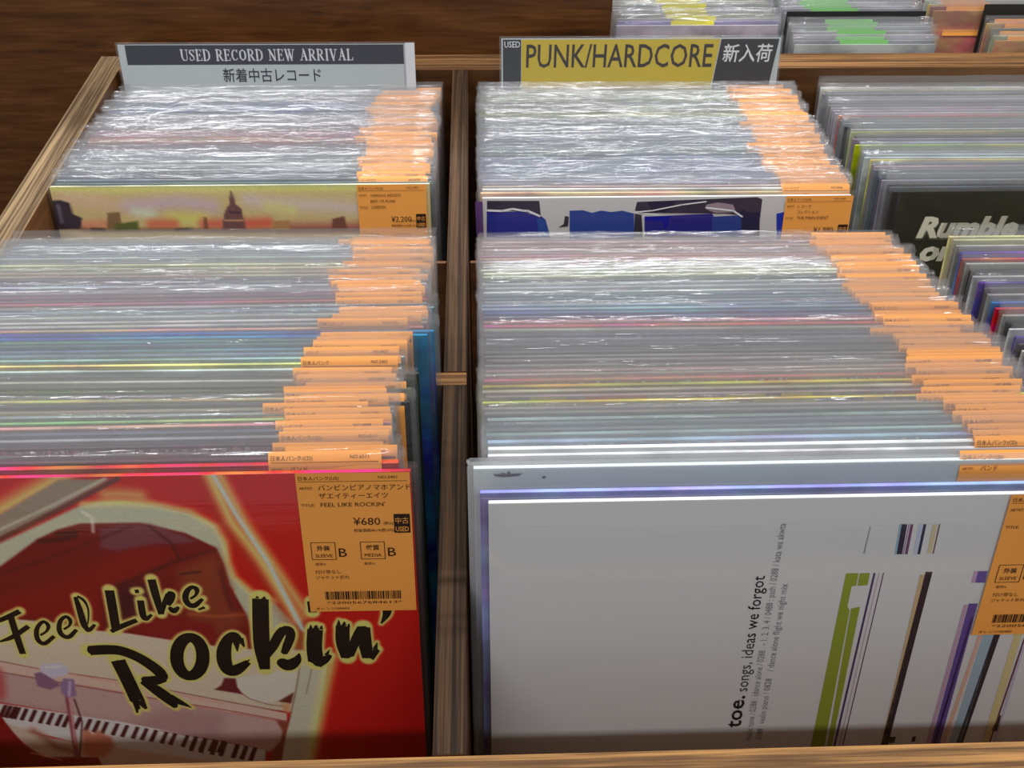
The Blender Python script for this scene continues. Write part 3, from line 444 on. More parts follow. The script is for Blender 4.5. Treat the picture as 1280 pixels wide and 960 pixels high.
def sleeve_mesh(seed, w, h, t, flap, mat, amp=1.0, nx=18):
    r = random.Random(seed)
    zs = [0, h * .35, h * .7, h * .93, h, h + flap * .35, h + flap * .7, h + flap]
    tilt = r.uniform(.0006, .0013); tilt2 = tilt + r.uniform(0, .0003); curl = r.uniform(.0006, .0018)
    ph = [r.uniform(0, 6.28) for _ in range(6)]
    fr = r.uniform(20, 60)
    V = []; F = []; e1 = .0016 / w
    xs = [0, e1] + [e1 + (1 - 2 * e1) * (k + 1) / (nx - 2) for k in range(nx - 3)] + [1 - e1, 1]
    def dy(x, z, side):
        q = max(0.0, (z - h * .9) / (h * .1 + flap)); e = max(0.0, (z - h) / flap)
        a = math.sin(x * fr + ph[0 + side]) * .45 + math.sin(x * 2.3 * fr + ph[2 + side]) * .35 + math.sin(x * 5.1 * fr + ph[4 + side]) * .2
        ed = max(0.0, 1 - min(x + w / 2, w / 2 - x) / .02)
        return amp * (a * .00045 * (q ** 2) + (tilt if side == 0 else tilt2) * e + curl * e * e + r.uniform(-1, 1) * (.00018 * q + .0005 * ed * q))
    for side in (0, 1):
        y0 = -.0004 if side == 0 else t + .0004
        for z in zs:
            for i in range(nx + 1):
                u = xs[i]; x = -w / 2 + w * u
                y = y0
                if i in (0, nx): y = t / 2
                zz = z
                if z > h * .99 and i in (0, nx): x += (r.uniform(-.001, .0015) if i == 0 else r.uniform(-.0015, .001)) * amp
                if z == zs[-1]: zz += r.uniform(-.0004, .0004) * amp
                V.append((x, y + dy(x, z, side), zz))
    R = len(zs); n1 = nx + 1
    for side in (0, 1):
        b = side * R * n1
        for j in range(R - 1):
            for i in range(nx):
                q = (b + j * n1 + i, b + j * n1 + i + 1, b + (j + 1) * n1 + i + 1, b + (j + 1) * n1 + i)
                F.append(q if side == 0 else q[::-1])
    return mesh('outer_sleeve', V, F, [mat], smooth=True)
sleeves = [sleeve_mesh(100 + i, .3215, W, .0032, .007 + .0012 * (i % 5), M_film) for i in range(10)]
sleeve_lit = sleeve_mesh(501, .3215, W, .0032, .004, M_film_lit, .4)
sleeve_front = sleeve_mesh(500, .3215, W, .0032, .0035, M_film_flat, .35)

# price labels
def label_mesh(w, h, mat): return mesh('price_label', [(0, 0, 0), (w, 0, 0), (w, 0, -h), (0, 0, -h)], [(0, 3, 2, 1)], [mat])
LW, LH = .058, .090
def bent_label():
    zs = [0, -.0025, -.005, -.0075, -.011, -LH]; ys = [.0042, .0027, .0015, .0006, 0, 0]
    v = []; f = []
    for z, y in zip(zs, ys): v += [(0, y, z), (LW, y, z)]
    for i in range(len(zs) - 1): f.append((2 * i, 2 * i + 2, 2 * i + 3, 2 * i + 1))
    return mesh('price_label', v, f, [M_label], smooth=True)
me_label = label_mesh(LW, LH, M_label)
me_bent = bent_label()
def bend(me):
    for v in me.vertices: v.co.y += float(np.interp(v.co.z, [-.011, -.0075, -.005, -.0025, 0], [0, .0006, .0015, .0027, .0042]))
    return me
def label_header(k, full=False, data=None):
    P = Print(); r = random.Random(k)
    P.text(['日本人パンク(CD)', '日本人パンク', '日本人ロック', 'ハードコア', 'パンク'][k % 5] if k >= 0 else '日本人パンク(US)', 1.4, 4.0, 2.7, INK)
    P.text('NO.%04d' % r.randrange(200, 9999), 42, 3.4, 2.3, INK, 9.5)
    P.rect(1.2, 4.9, 56.5, 5.15, INK)
    if not full:
        P.text('ARTIST:', 1.4, 9.2, 2.0, INK, 6); P.text(['バンド', 'コレクション', 'ライブ', 'シングル', 'ベスト'][k % 5], 11, 9.6, 3.2, INK)
        return P
    return P
def label_full(d):
    P = label_header(-1, True)
    P.text('ARTIST:', 1.4, 9.8, 2.3, INK, 7)
    for i, a in enumerate(d['artist']): P.text(a, 11 + (i > 0) * 0, 10.2 + 5 * i, d.get('as', 4.2), INK, None)
    P.text('TITLE:', 1.4, 20.2, 2.3, INK, 7); P.text(d['title'], 11.5, 20.4, 3.6, INK, min(len(d['title']) * 1.95, 44))
    if d.get('price'):
        P.text('¥' + d['price'], 27.5, 32.2, 6.6, INK, 14 if len(d['price']) < 4 else 17); P.text('(税込)', 43.2, 32, 2.3, INK, 5)
        P.text('税抜価格¥' + d.get('net', '619') + '(税10%)', 27.5, 36.5, 2.4, INK, 21)
        P.rect(48.6, 25.5, 57, 37.5, INK, .3)
        P.text('中古', 49.4, 31.2, 4.4, M_label, 6.8, .4); P.text('USED', 49.4, 36.4, 4.2, M_label, 6.8, .4, bold=.06)
    for x, a, b in ((4, '外装', 'SLEEVE'), (30, '盤質', 'MEDIA')):
        P.frame(x, 43, x + 13, 54.5, .35, INK); P.text(a, x + 3, 48.2, 3.6, INK, 7, bold=.05); P.text(b, x + 2, 52.8, 3, INK, 9)
        P.text('B', x + 14.5, 52.6, 8.2, INK, 4.2); P.text('盤質A-', x + 1.5, 58, 1.9, INK, 6)
    P.text('付け帯なし', 5, 63.6, 2.8, INK); P.text('ジャケット折れ', 5, 67.2, 2.6, INK)
    r = random.Random(8); x = 9.0
    while x < 50.5:
        w = r.choice((.3, .3, .6, .9)); P.rect(x, 76, x + w, 81.6, INK); x += w + r.choice((.3, .35, .6))
    P.text('*2200567684613*', 9.5, 84.6, 2.5, INK, 41); P.text('オレンジ/00483', 3.2, 88.4, 2.0, INK, 18)
    return P
headers = [bend(label_header(k).build('label_print')) for k in range(5)]

ONES = ['', 'first', 'second', 'third', 'fourth', 'fifth', 'sixth', 'seventh', 'eighth', 'ninth', 'tenth', 'eleventh', 'twelfth', 'thirteenth', 'fourteenth', 'fifteenth', 'sixteenth', 'seventeenth', 'eighteenth', 'nineteenth']
TENS = {2: ('twentieth', 'twenty'), 3: ('thirtieth', 'thirty'), 4: ('fortieth', 'forty'), 5: ('fiftieth', 'fifty'), 6: ('sixtieth', 'sixty')}
def ordinal(n):
    if n < 20: return ONES[n]
    a, b = divmod(n, 10); return TENS[a][0] if b == 0 else TENS[a][1] + '-' + ONES[b]
def colour_word(c):
    r, g, b = [x / 255 for x in c]; mx, mn = max(r, g, b), min(r, g, b); s = (mx - mn) / (mx + 1e-6)
    if s < .13: base = 'black' if mx < .3 else 'dark grey' if mx < .5 else 'grey' if mx < .72 else 'pale grey' if mx < .85 else 'white'; return base
    if mx == r: h = ((g - b) / (mx - mn)) % 6
    elif mx == g: h = (b - r) / (mx - mn) + 2
    else: h = (r - g) / (mx - mn) + 4
    h *= 60
    nm = 'red' if h < 15 or h > 345 else 'orange' if h < 40 else 'yellow' if h < 68 else 'green' if h < 165 else 'teal' if h < 195 else 'blue' if h < 245 else 'purple' if h < 290 else 'pink'
    if nm == 'orange' and s < .4: nm = 'tan'
    return ('pale ' if mx > .8 and s < .3 else 'dark ' if mx < .42 else 'dull ' if s < .3 else '') + nm

def local(o, u, s, lift=0):  # card coordinates (mm) -> place of a child whose own origin is the card's top left corner
    o.location = (-W / 2 + u / 1e3, -lift / 1e3, W - s / 1e3)

def record(x, y, z, lean, yaw, colour, label, group, seed, mat_jacket=None, special=None, label_off=0, header=None, film=True, thick=1, flap=None, label_up=0):
    """(x, y, z): top left front corner of the jacket"""
    rot = Euler((-lean, 0, yaw), 'XYZ'); R = rot.to_matrix()
    base = Vector((x, y, z + ZO)) - R @ Vector((-W / 2, 0, W))
    rt = thing('record', label, 'record', base, rot, group)
    if mat_jacket: me = plain_jacket(jackets[thick][0], mat_jacket)
    else: me = jackets[thick][1]
    j = link('jacket', me, rt); j.color = (*srgb(colour), 1)
    sl = None
    if film:
        sl = link('outer_sleeve', flap or sleeves[seed % len(sleeves)], rt)
        sl.scale = (1, jackets[thick][0] / .0032, 1)
    if header is not None:
        lb = link('price_label', me_bent, rt); local(lb, 257 + label_off, label_up, 1.0)
        link('label_print', header, lb)
    return rt, j, sl

def colour_at(rows, y, r):
    best = min(rows, key=lambda q: abs(q[0] - y))[1]
    k = r.uniform(.88, 1.08); w = tuple(min(255, c * k + r.uniform(-7, 7)) for c in best)
    if r.random() < .10: w = r.choice([(60, 60, 66), (226, 226, 220), (120, 130, 150), (170, 160, 140)])
    return w

def run(key, x, ys, seed, behind, group, with_label=True, first_n=1, over={}, shift=None):
    A, B, rows = STACKS[key]; r = random.Random(seed)
    n = first_n; ph = [r.uniform(0, 6.28) for _ in range(6)]
    for i, y in enumerate(ys):
        t = (y - A[0]) / (B[0] - A[0]); z = A[1] + (B[1] - A[1]) * t
        yaw = .005 * math.sin(i * .22 + ph[0]) + .002 * math.sin(i * .5 + ph[1]) + r.uniform(-.0006, .0006)
        dz = .0006 * math.sin(i * .5 + ph[2]) + r.uniform(-.0006, .0008)
        dx = .0008 * math.sin(i * .4 + ph[3]) + r.uniform(-.0012, .0012)
        off = min(1.0, 3.0 * math.sin(i * .28 + ph[4]) - 1 + r.uniform(-4, 3)) - (r.random() < .1) * r.uniform(5, 14)
        ov = over.get(i, {})
        dx += shift(y) if shift else 0
        col = ov.get('colour', colour_at(rows, y, r)); dx = ov.get('dx', dx)
        hd = headers[r.randrange(5)] if with_label else None
        lab = '%s record in clear sleeve, %s %s' % (colour_word(col), ordinal(n), behind)
        if 'label' in ov: lab = ov['label']
        rt, j_, sl_ = record(x + dx, y, z + dz, LEAN + ov.get('dl', 0), yaw, col, lab, group, r.randrange(99), None, None, off, hd if not ov.get('nolabel') else None,
               film=not ov.get('nofilm', False), thick=r.randrange(3), label_up=-r.uniform(3.5, 7))
        if 'strip' in ov:
            P = Print(314); ov['strip'](P, r); s_ = link('cover_print', P.build('cover_print'), [c for c in rt.children if c.name.startswith('jacket')][0]); local(s_, 0, 0)
        n += 1

def spaced(y0, y1, d, seed):
    r = random.Random(seed); ys = []; y = y0
    while y < y1: ys.append(y); y += d * r.uniform(.94, 1.07)
    return ys

# --- the red piano record at the front of the left-hand row
def front_record(x, y, z, colour, label, thick=1, mat=None, film=True):
    return record(x, y, z, LEAN, 0, colour, label, None, 3, mat_jacket=mat, film=film, thick=thick, flap=sleeve_front)

def deep(c):
    if c == (134, 14, 22): return (164, 3, 6)
    if c in ((104, 14, 20), (122, 14, 16), (118, 28, 34)): return (c[0] * .93, c[1] * .5, c[2] * .6)
    return c
rt, j, sl = front_record(-.334, .117, .069, (178, 24, 34), 'red record jacket with a white piano picture and brush lettering')
us = [0, 10, 25, 40] + [i * .7 for i in range(58, 451)]
ss = [i * .7 for i in range(0, 300)] + [220, 240, 260, 280, 300, 315]
halo = []
for pts in LETTERS: halo.append(('l', catmull([(a, b, w + 2.9) for a, b, w in pts], 3), (200, 178, 96), 2.4))
card = link('picture_print', painted_card('picture_print', us, ss, deep((134, 14, 22)), [(k_, p_, deep(c_), s_) for k_, p_, c_, s_ in PAINT + halo], .5, GAIN), j); local(card, 0, 0)
P = Print()
BLK = ink((7, 5, 4))
for pts in LETTERS: P.stroke(catmull(pts), BLK, .3, cap=False)
t_ = link('brush_lettering', P.build('brush_lettering'), j); local(t_, 0, 0)
lb = link('price_label', me_label, rt); local(lb, 256.5, -.6, 1.2); lb.rotation_euler = (0, .005, 0)
link('label_print', label_full({'artist': ['バンビンピアノマホアンド', 'ザエイティーエイツ'], 'as': 4.0, 'title': "FEEL LIKE ROCKIN'", 'price': '680'}).build('label_print'), lb)

# --- the white record with coloured bars at the front of the right-hand row
rt, j, sl = front_record(.0203, .089, .0763, (222, 222, 220), 'white record jacket with slanted coloured bars and sideways lettering', mat=M_jacket_plain)
P = Print(314.5)
for pts, col in TOE:
    P.poly(pts, ink(col), .2)
P.text('toe.', 140.2, 155, 12.5, BLK, 24.5, rot=math.pi / 2, bold=.22)
P.text('songs, ideas we forgot', 141.0, 127.5, 9.2, BLK, 80, rot=math.pi / 2)
GR = ink((120, 120, 124))
P.text('music tone / 0288 : (dance alone / 0288   - 1. 2. 3. 4 / 0488 : path / 0288 / kata wa akwta', 147.5, 165, 5.2, GR, 150, rot=math.pi / 2)
P.text('0288 : violin piano / 0828    / dance alone flight we night mix', 153.6, 165, 5.2, GR, 112, rot=math.pi / 2)
t_ = link('bar_print', P.build('bar_print'), j); local(t_, 0, 0)
lb = link('price_label', me_label, rt); local(lb, 257.2, -.4, 1.2)
link('label_print', label_full({'artist': ['トー'], 'title': 'SONGS, IDEAS WE FORGOT', 'price': ''}).build('label_print'), lb)

# --- the lilac and the large white record just behind it
rt, j, sl = front_record(.0163, .0965, .0752, (150, 156, 214), 'lilac record jacket directly behind the white one with coloured bars')
rt, j, sl = record(.0130, .1165, .0705, LEAN, .001, (214, 226, 224), 'white record jacket with a tiny black boat drawing near its top left', None, 4, mat_jacket=M_jacket_plain, thick=2, flap=sleeve_lit)
P = Print(); DK = ink((50, 56, 60))
P.poly([(10, 3.2), (25, 3.0), (23, 4.6), (15, 5.2), (11, 4.4)], DK); P.poly([(17, 3), (18, 1.2), (19, 3)], DK); P.poly([(13, 2.4), (16, 2.6), (16, 3.2)], DK)
P.poly([(36 + 1.1 * math.cos(a), 5.6 + .8 * math.sin(a)) for a in [k * .785 for k in range(8)]], DK)
t_ = link('boat_drawing', P.build('boat_drawing'), j); local(t_, 0, 0)
rt_l = link('price_label', me_bent, rt); local(rt_l, 252, -4, 1.1); link('label_print', headers[0], rt_l)

def blocks(P, r):
    u = 2
    while u < 300:
        w = r.uniform(14, 38); P.rect(u, .3, u + w, 11, ink(r.choice([(226, 206, 60), (226, 206, 60), (196, 60, 70), (120, 90, 110), (210, 196, 90)])), .1); u += w + r.uniform(4, 16)
def specks(P, r):
    u = r.uniform(4, 60)
    while u < 240:
        w = r.uniform(.8, 4); P.rect(u, r.uniform(1, 2.2), u + w, r.uniform(3.5, 6), ink(r.choice([(226, 224, 220), (190, 120, 140), (200, 196, 190)])), .1); u += w + r.uniform(.5, 5)
def letters(P, r):
    P.text(r.choice(['THE COMPLETE SINGLES', 'LIVE AND LOUD', 'NIGHT TRAIN / SIDE ONE', 'STEREO LONG PLAY']), r.uniform(8, 60), 8.2, 8.5, ink(r.choice([(230, 228, 210), (30, 26, 30)])), r.uniform(110, 190), lift=.12)
def halves(P, r):
    P.rect(2, .3, r.uniform(120, 190), 11, ink(r.choice([(206, 196, 90), (190, 60, 80), (120, 170, 150)])), .1)
g1 = 'records filed behind the red piano record'
ysl = spaced(.1235, .408, .0056, 11)
def near(ys, y): return min(range(len(ys)), key=lambda i: abs(ys[i] - y))
over = {}
ib = near(ysl, .262); over[ib] = {'colour': (26, 110, 190), 'dx': .0065, 'nolabel': True, 'label': 'bright blue record jacket sticking out toward the middle divider'}
over[ib - 1] = {'dx': .0025, 'colour': (34, 120, 196), 'nolabel': True, 'label': 'second bright blue jacket just in front of the one sticking out'}
over[near(ysl, .292)] = {'colour': (110, 140, 150), 'dx': .0055, 'nolabel': True, 'label': 'grey-blue jacket poking out just behind the bright blue ones'}
over[near(ysl, .215)] = {'colour': (36, 50, 40), 'dx': -.0005, 'nofilm': True, 'nolabel': True, 'label': 'dark green jacket edge in front of the bright blue ones'}
over[near(ysl, .195)] = {'colour': (60, 80, 40), 'dx': -.004}
for yy, fn in ((.141, specks), (.176, halves), (.225, letters), (.276, specks), (.281, halves), (.30, letters), (.345, specks), (.372, halves)):
    over.setdefault(near(ysl, yy), {})['strip'] = fn
over[near(ysl, .18)] = {'colour': (30, 34, 34), 'dx': -.004}
run('FL', -.334, ysl, 21, 'behind the red piano record', g1, True, 1, over,
    lambda y: float(np.interp(y, [.12, .135, .19, .245, .275], [-.005, -.0125, -.0125, -.009, 0])))
g2 = 'records filed behind the large white boat record'
ysr = spaced(.1265, .405, .0056, 12); over = {}
for yy, fn in ((.137, specks), (.1645, letters), (.1766, blocks), (.183, blocks), (.198, specks), (.205, halves), (.255, specks), (.284, letters), (.30, halves), (.33, specks), (.365, blocks)):
    over.setdefault(near(ysr, yy), {})['strip'] = fn
over[near(ysr, .1766)]['colour'] = (216, 200, 70)
run('FR', .0195, ysr, 22, 'behind the white boat-drawing record', g2, True, 1, over)

# --- far left row: city painting in front
A, B, rows = STACKS['BL']
rt, j, sl = front_record(-.339, .494, .005, (206, 204, 180), 'record jacket with a painted city skyline and domed building')
us = [i * 1.6 for i in range(0, 198)]; ss = [i * .8 for i in range(0, 75)] + [70, 100, 150, 220, 315]
card = link('picture_print', painted_card('picture_print', us, ss, (172, 152, 104), LONDON, .4, GAIN2), j); local(card, 0, 0)
lb = link('price_label', me_label, rt); local(lb, 254, 0, 1.2)
link('label_print', label_full({'artist': ['VARIOUS ARTISTS', 'BEST OF PUNK'], 'as': 3.2, 'title': 'LONDON', 'price': '2,200', 'net': '2,000'}).build('label_print'), lb)
run('BL', -.337, spaced(.5005, .700, .0056, 13), 23, 'behind the painted city record', 'records filed behind the painted city record', True, 1)

# --- far middle row: blue brush pictures in front
rt, j, sl = front_record(.0203, .487, -.005, (224, 222, 218), 'white record jacket with a row of dark blue torn pictures', mat=M_jacket_plain)
P = Print(314.5)
for i, (pts, col) in enumerate(BLUE): P.poly(pts, ink(col), .2 + .02 * i)
for pts in BLUEW: P.stroke(pts, ink((220, 220, 222)), .55)
t_ = link('picture_print', P.build('picture_print'), j); local(t_, 0, 0)
lb = link('price_label', me_label, rt); local(lb, 258.5, 0, 1.2)
link('label_print', label_full({'artist': ['レコード', 'コレクション'], 'as': 3.2, 'title': 'THE MAIN EVENT', 'price': '1,980', 'net': '1,800'}).build('label_print'), lb)
run('BR', .0195, spaced(.4935, .700, .0056, 14), 24, 'behind the record with blue torn pictures', 'records filed behind the blue torn pictures', True, 1)

# --- far right row: black jacket with cream lettering in front
rt, j, sl = front_record(.372, .49, -.004, (28, 24, 20), 'black record jacket with cream slanted lettering reading Rumble', mat=M_jacket_plain)
P = Print(); CR = ink((206, 200, 180)); DO = ink((92, 88, 76))
P.text('Rumble', 26.5, 41.2, 25, DO, 91, lift=.25, shear=.22, bold=2.0); P.text('Rumble', 27.5, 40.4, 25, CR, 89, lift=.35, shear=.22, bold=1.2)
P.text('on', 34, 62, 25, CR, 32, lift=.35, shear=.22, bold=1.2); P.text('the run', 80, 62, 25, CR, 100, lift=.35, shear=.25, bold=1.1)
t_ = link('slanted_lettering', P.build('slanted_lettering'), j); local(t_, 0, 0)
SP = [(40, 36, 40), (70, 90, 120), (60, 130, 190), (40, 50, 70), (206, 200, 100), (150, 160, 60), (190, 200, 190), (200, 40, 70), (30, 50, 50), (190, 190, 120), (60, 60, 70), (150, 160, 150)]
rr_ = random.Random(77)
run('TB', .3705, spaced(.497, .712, .0062, 15), 25, 'behind the black Rumble-lettered record', 'records filed behind the black lettered jacket', False, 1,
    {i: {'nofilm': i % 5 == 3, 'dx': rr_.uniform(-.0035, .0035), **({'colour': SP[(i * 5) % 12]} if i % 5 == 3 else {})} for i in range(1, 36)})
run('TF', .377, spaced(.205, .385, .0074, 16), 26, 'in the nearer right-hand row', 'records of the nearer right-hand row', False, 1,
    {i: {'nofilm': i % 3 == 1, 'colour': [(60, 50, 60), (40, 50, 130), (200, 200, 196), (26, 26, 30), (150, 150, 140), (190, 30, 60), (40, 64, 170), (160, 160, 150)][i % 8]} for i in range(4, 24)})
rt, j, sl = record(.379, .393, .0165, LEAN, 0, (200, 198, 140), 'olive and cream record jacket, last one of the nearer right-hand row', 'records of the nearer right-hand row', 7, film=False, thick=2)

# ---------------------------------------------------------------- signs
def serif_text(P, s, x, y, h, fitw, mat, lift=.4):
    """roman capitals with thick stems, thin hairlines and serifs"""
    T, H = .15, .06
    G = {'U': (.74, [((.13, 0), (.13, .66), T), ((.13, .66), (.25, .95), T * .8), ((.25, .95), (.5, .98), H), ((.5, .98), (.62, .8), H), ((.62, .8), (.62, 0), H), ((0, .02), (.27, .02), H), ((.5, .02), (.74, .02), H)]),
         'S': (.56, [((.5, .2), (.38, .04), H), ((.38, .04), (.15, .06), H), ((.15, .06), (.08, .25), T * .8), ((.08, .25), (.44, .66), T), ((.44, .66), (.46, .85), T * .7), ((.46, .85), (.28, .97), H), ((.28, .97), (.08, .93), H), ((.06, .7), (.08, .98), H), ((.5, .02), (.5, .25), H)]),
         'E': (.62, [((.14, 0), (.14, 1), T), ((0, .02), (.55, .02), H), ((0, .98), (.58, .98), H), ((.14, .48), (.42, .48), H), ((.54, 0), (.54, .2), H), ((.58, .78), (.57, 1), H), ((.42, .38), (.42, .6), H)]),
         'D': (.74, [((.14, 0), (.14, 1), T), ((0, .02), (.38, .02), H), ((.38, .02), (.58, .2), T * .7), ((.58, .2), (.63, .5), T), ((.63, .5), (.58, .8), T), ((.58, .8), (.38, .98), T * .7), ((.38, .98), (0, .98), H)]),
         'R': (.72, [((.14, 0), (.14, 1), T), ((0, .02), (.38, .02), H), ((.38, .02), (.52, .14), T * .7), ((.52, .14), (.52, .38), T), ((.52, .38), (.36, .5), T * .6), ((.36, .5), (.14, .5), H), ((.34, .5), (.6, .97), T), ((.56, .98), (.72, .98), H), ((0, .98), (.28, .98), H)]),
         'C': (.66, [((.58, .25), (.45, .05), H), ((.45, .05), (.25, .06), H), ((.25, .06), (.1, .3), T * .8), ((.1, .3), (.1, .7), T), ((.1, .7), (.25, .94), T * .8), ((.25, .94), (.45, .96), H), ((.45, .96), (.6, .78), H), ((.59, .02), (.59, .28), H)]),
         'O': (.74, [((.37, .03), (.15, .2), T * .7), ((.15, .2), (.1, .5), T), ((.1, .5), (.15, .8), T), ((.15, .8), (.37, .97), T * .7), ((.37, .97), (.59, .8), T * .7), ((.59, .8), (.64, .5), T), ((.64, .5), (.59, .2), T), ((.59, .2), (.37, .03), T * .7)]),
         'N': (.78, [((.14, 0), (.14, 1), H), ((.12, .02), (.62, .98), T), ((.64, 0), (.64, 1), H), ((0, .02), (.18, .02), H), ((.52, .02), (.76, .02), H), ((.02, .98), (.26, .98), H)]),
         'W': (1.0, [((.12, 0), (.32, 1), T), ((.32, 1), (.5, .1), H), ((.46, 0), (.68, 1), T), ((.68, 1), (.88, .02), H), ((0, .02), (.24, .02), H), ((.36, .02), (.6, .02), H), ((.78, .02), (1, .02), H)]),
         'A': (.76, [((.12, .98), (.38, 0), H), ((.36, 0), (.62, .98), T), ((.2, .64), (.5, .64), H), ((0, .98), (.24, .98), H), ((.5, .98), (.76, .98), H)]),
         'I': (.36, [((.18, 0), (.18, 1), T), ((.04, .02), (.32, .02), H), ((.04, .98), (.32, .98), H)]),
         'V': (.76, [((.12, 0), (.38, 1), T), ((.38, 1), (.62, .02), H), ((0, .02), (.26, .02), H), ((.5, .02), (.74, .02), H)]),
         'L': (.62, [((.14, 0), (.14, 1), T), ((0, .02), (.28, .02), H), ((0, .98), (.58, .98), H), ((.58, .74), (.57, 1), H)]), ' ': (.34, [])}
    tot = sum(G[c][0] + .1 for c in s); k = fitw / tot; cx = x
    for c in s:
        for a, b, w in G[c][1]:
            P.stroke([(cx + a[0] * k, y - h + a[1] * h, w * k * 1.1), (cx + b[0] * k, y - h + b[1] * h, w * k * 1.1)], mat, lift)
        cx += (G[c][0] + .1) * k

def sign(x, y, z, w, h, label, build):
    """(x, y, z) top left front corner; a printed card in a thin clear holder, leaning with the records"""
    R = Euler((-LEAN, 0, 0)).to_matrix()
    base = Vector((x, y, z + ZO)) - R @ Vector((-w / 2, 0, h))
    t = thing('section_sign', label, 'sign', base, (-LEAN, 0, 0))
    c = link('sign_card', box_mesh('sign_card', (-w / 2 + .002, .0008, .002), (w / 2 - .002, .0016, h - .002), ink((190, 198, 198)), 0), t)
    hd = link('clear_holder', box_mesh('clear_holder', (-w / 2, 0, 0), (w / 2, .0024, h), M_acryl, .0003), t)
    P = Print(); build(P)
    p = link('sign_print', P.build('sign_print'), c); p.location = (-w / 2, .0007, h)
    return t
def sgn_a(P):
    NAVY = ink((30, 30, 48)); WT = ink((222, 222, 226))
    P.rect(9, 2.5, 281, 21, NAVY, .05); P.rect(281, 2.5, 281.8, 52, ink((150, 150, 160)), .05); P.rect(283, 1, 292, 60, ink((226, 226, 230)), .04)
    serif_text(P, 'USED RECORD NEW ARRIVAL', 62, 17.2, 10.4, 170, WT, .12)
    P.text('新着中古レコード', 101, 36.6, 14.0, NAVY, 97, lift=.1, bold=.14)
def sgn_b(P):
    BK = ink((38, 34, 38)); YE = ink((206, 178, 40)); WT = ink((226, 226, 226)); BR_ = ink((44, 30, 22))
    P.rect(3.5, 3, 21.5, 52, ink((40, 44, 52)), .05); P.text('USED', 5, 10.4, 8.2, WT, 15.5, lift=.12, bold=.06)
    P.poly([(22, 3), (220, 3), (214, 52), (22, 52)], YE, .06)
    P.poly([(221, 3), (279, 3), (273, 52), (215, 52)], BK, .06)
    P.text('PUNK/HARDCORE', 26.5, 29.5, 31.5, BR_, 187, lift=.12, bold=.28, shear=.03)
    P.text('新入荷', 223.5, 23.5, 18.5, WT, 50, lift=.14, bold=.2, shear=.08)
sign(-.3365, .7125, .0315, .2925, .335, 'white sign card with a dark band reading USED RECORD NEW ARRIVAL', sgn_a)
sign(.0395, .7125, .0365, .283, .335, 'yellow and black sign card reading PUNK/HARDCORE in a clear holder', sgn_b)

# ---------------------------------------------------------------- small records in the bins beyond the rear rail
rack2 = thing('singles_rack', 'plywood bin of small records beyond the rear rail', 'record rack', (.45, .98, 0))
def board2(name, lo, hi, mat, top=None):
    link(name, box_mesh(name, (lo[0] - .45, lo[1] - .98, lo[2] + ZO), (hi[0] - .45, hi[1] - .98, hi[2] + ZO), mat, .0008, top), rack2)
board2('floor_board', (.158, .755, -.19), (.75, 1.2, -.18), M_venx)
board2('side_panel', (.74, .755, -ZO), (.752, 1.2, .0), M_veny, M_edge_y)
board2('rear_panel', (.158, 1.2, -ZO), (.752, 1.212, .05), M_venx, M_edge_x)
W7 = .184
small = [box_mesh('jacket', (-W7 / 2, 0, 0), (W7 / 2, t, W7), M_jacket, .0003) for t in (.0016, .0022)]
sl7 = [sleeve_mesh(700 + i, W7 + .006, W7, .002, .006 + .001 * i, M_film, .8, 12) for i in range(5)]
lab7 = {'y': bend(label_mesh(.045, .02, M_label_y)), 'g': bend(label_mesh(.052, .03, M_label_g)), 'o': bend(label_mesh(.05, .03, M_label))}
def single(x, y, z, lean, col, label, group, lb=None, lo=0, r=random, film=True, sx=1.0):
    R = Euler((-lean, 0, 0)).to_matrix(); base = Vector((x, y, z + ZO)) - R @ Vector((-W7 * sx / 2, 0, W7))
    t = thing('single_record', label, 'record', base, (-lean, 0, 0), group)
    j = link('jacket', small[r.randrange(2)], t); j.color = (*srgb(col), 1); j.scale = (sx, 1, 1)
    if film: link('outer_sleeve', sl7[r.randrange(5)], t).scale = (sx, 1, 1)
    if lb:
        l = link('price_label', lab7[lb], t); l.location = (-W7 * sx / 2 + lo, -.0009, W7 + .004)
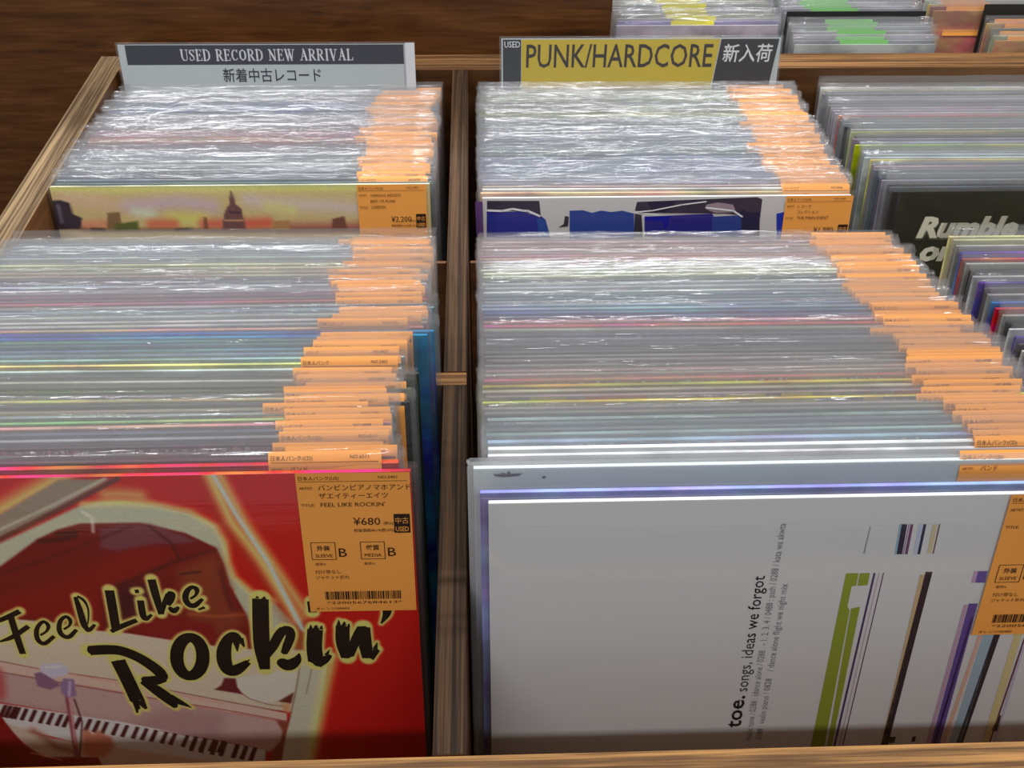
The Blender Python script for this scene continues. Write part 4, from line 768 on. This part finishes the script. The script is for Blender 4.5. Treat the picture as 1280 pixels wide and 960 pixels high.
def singles(x, y0, y1, d, z0, z1, cols, lb, lo0, lo1, where, group, seed, sx=1.0):
    r = random.Random(seed); ys = spaced(y0, y1, d, seed)
    for i, y in enumerate(ys):
        t = i / max(1, len(ys) - 1); c = cols[i % len(cols)]
        single(x + r.uniform(-.001, .001), y, z0 + (z1 - z0) * t + r.uniform(-.001, .001), .20, c,
               '%s small record, %s in the %s' % (colour_word(c), ordinal(i + 1), where), group, lb, lo0 + (lo1 - lo0) * t + r.uniform(-.004, .004), r, True, sx)
PAL = [(176, 170, 180), (150, 146, 190), (200, 200, 196), (180, 180, 150), (214, 210, 210), (160, 150, 160), (190, 196, 186), (206, 206, 170)]
singles(.163, .764, .93, .0085, .026, .030, PAL, 'y', .058, .035, 'yellow-labelled row beyond the rail', 'yellow-labelled small records', 31, .92)
singles(.353, .761, .797, .0068, .006, .014, [(176, 180, 176), (150, 156, 160), (190, 180, 190), (196, 196, 190), (160, 168, 168)], 'g', .050, .036, 'green-labelled row beyond the rail', 'green-labelled small records', 32, .82)
singles(.351, .812, .96, .0085, .018, .022, [(176, 180, 176), (150, 156, 160), (190, 180, 190), (196, 196, 190), (160, 168, 168)], 'g', .026, .010, 'green-labelled row behind the black card', 'green-labelled small records', 34, .82)
singles(.514, .812, .97, .0085, .020, .024, [(210, 150, 120), (170, 40, 80), (200, 190, 110), (190, 200, 180), (120, 50, 90), (90, 90, 70)], 'o', .012, .012, 'orange-labelled row beyond the rail', 'orange-labelled small records', 33)
singles(.566, .762, .797, .0085, .008, .016, [(196, 150, 110), (170, 180, 140), (120, 110, 90)], 'o', .012, .012, 'orange-labelled row next to the rail', 'orange-labelled small records', 35)
def index_card(x, y, z, w, h, t, col, label, rot=(-.2, 0, 0)):
    R = Euler(rot).to_matrix(); base = Vector((x, y, z + ZO)) - R @ Vector((-w / 2, 0, h))
    m = box_mesh('index_card', (-w / 2, 0, 0), (w / 2, t, h), plain('card_' + str(len(bpy.data.materials)), col, .4), .0002)
    o = link('index_card', m, None, base, rot); o['label'] = label; o['category'] = 'divider card'
index_card(.351, .8055, .0225, .152, .186, .0012, (34, 32, 34), 'black divider card standing among the green-labelled small records')
index_card(.566, .8075, .029, .19, .19, .0012, (40, 34, 30), 'dark divider card behind the nearest orange-labelled small records')
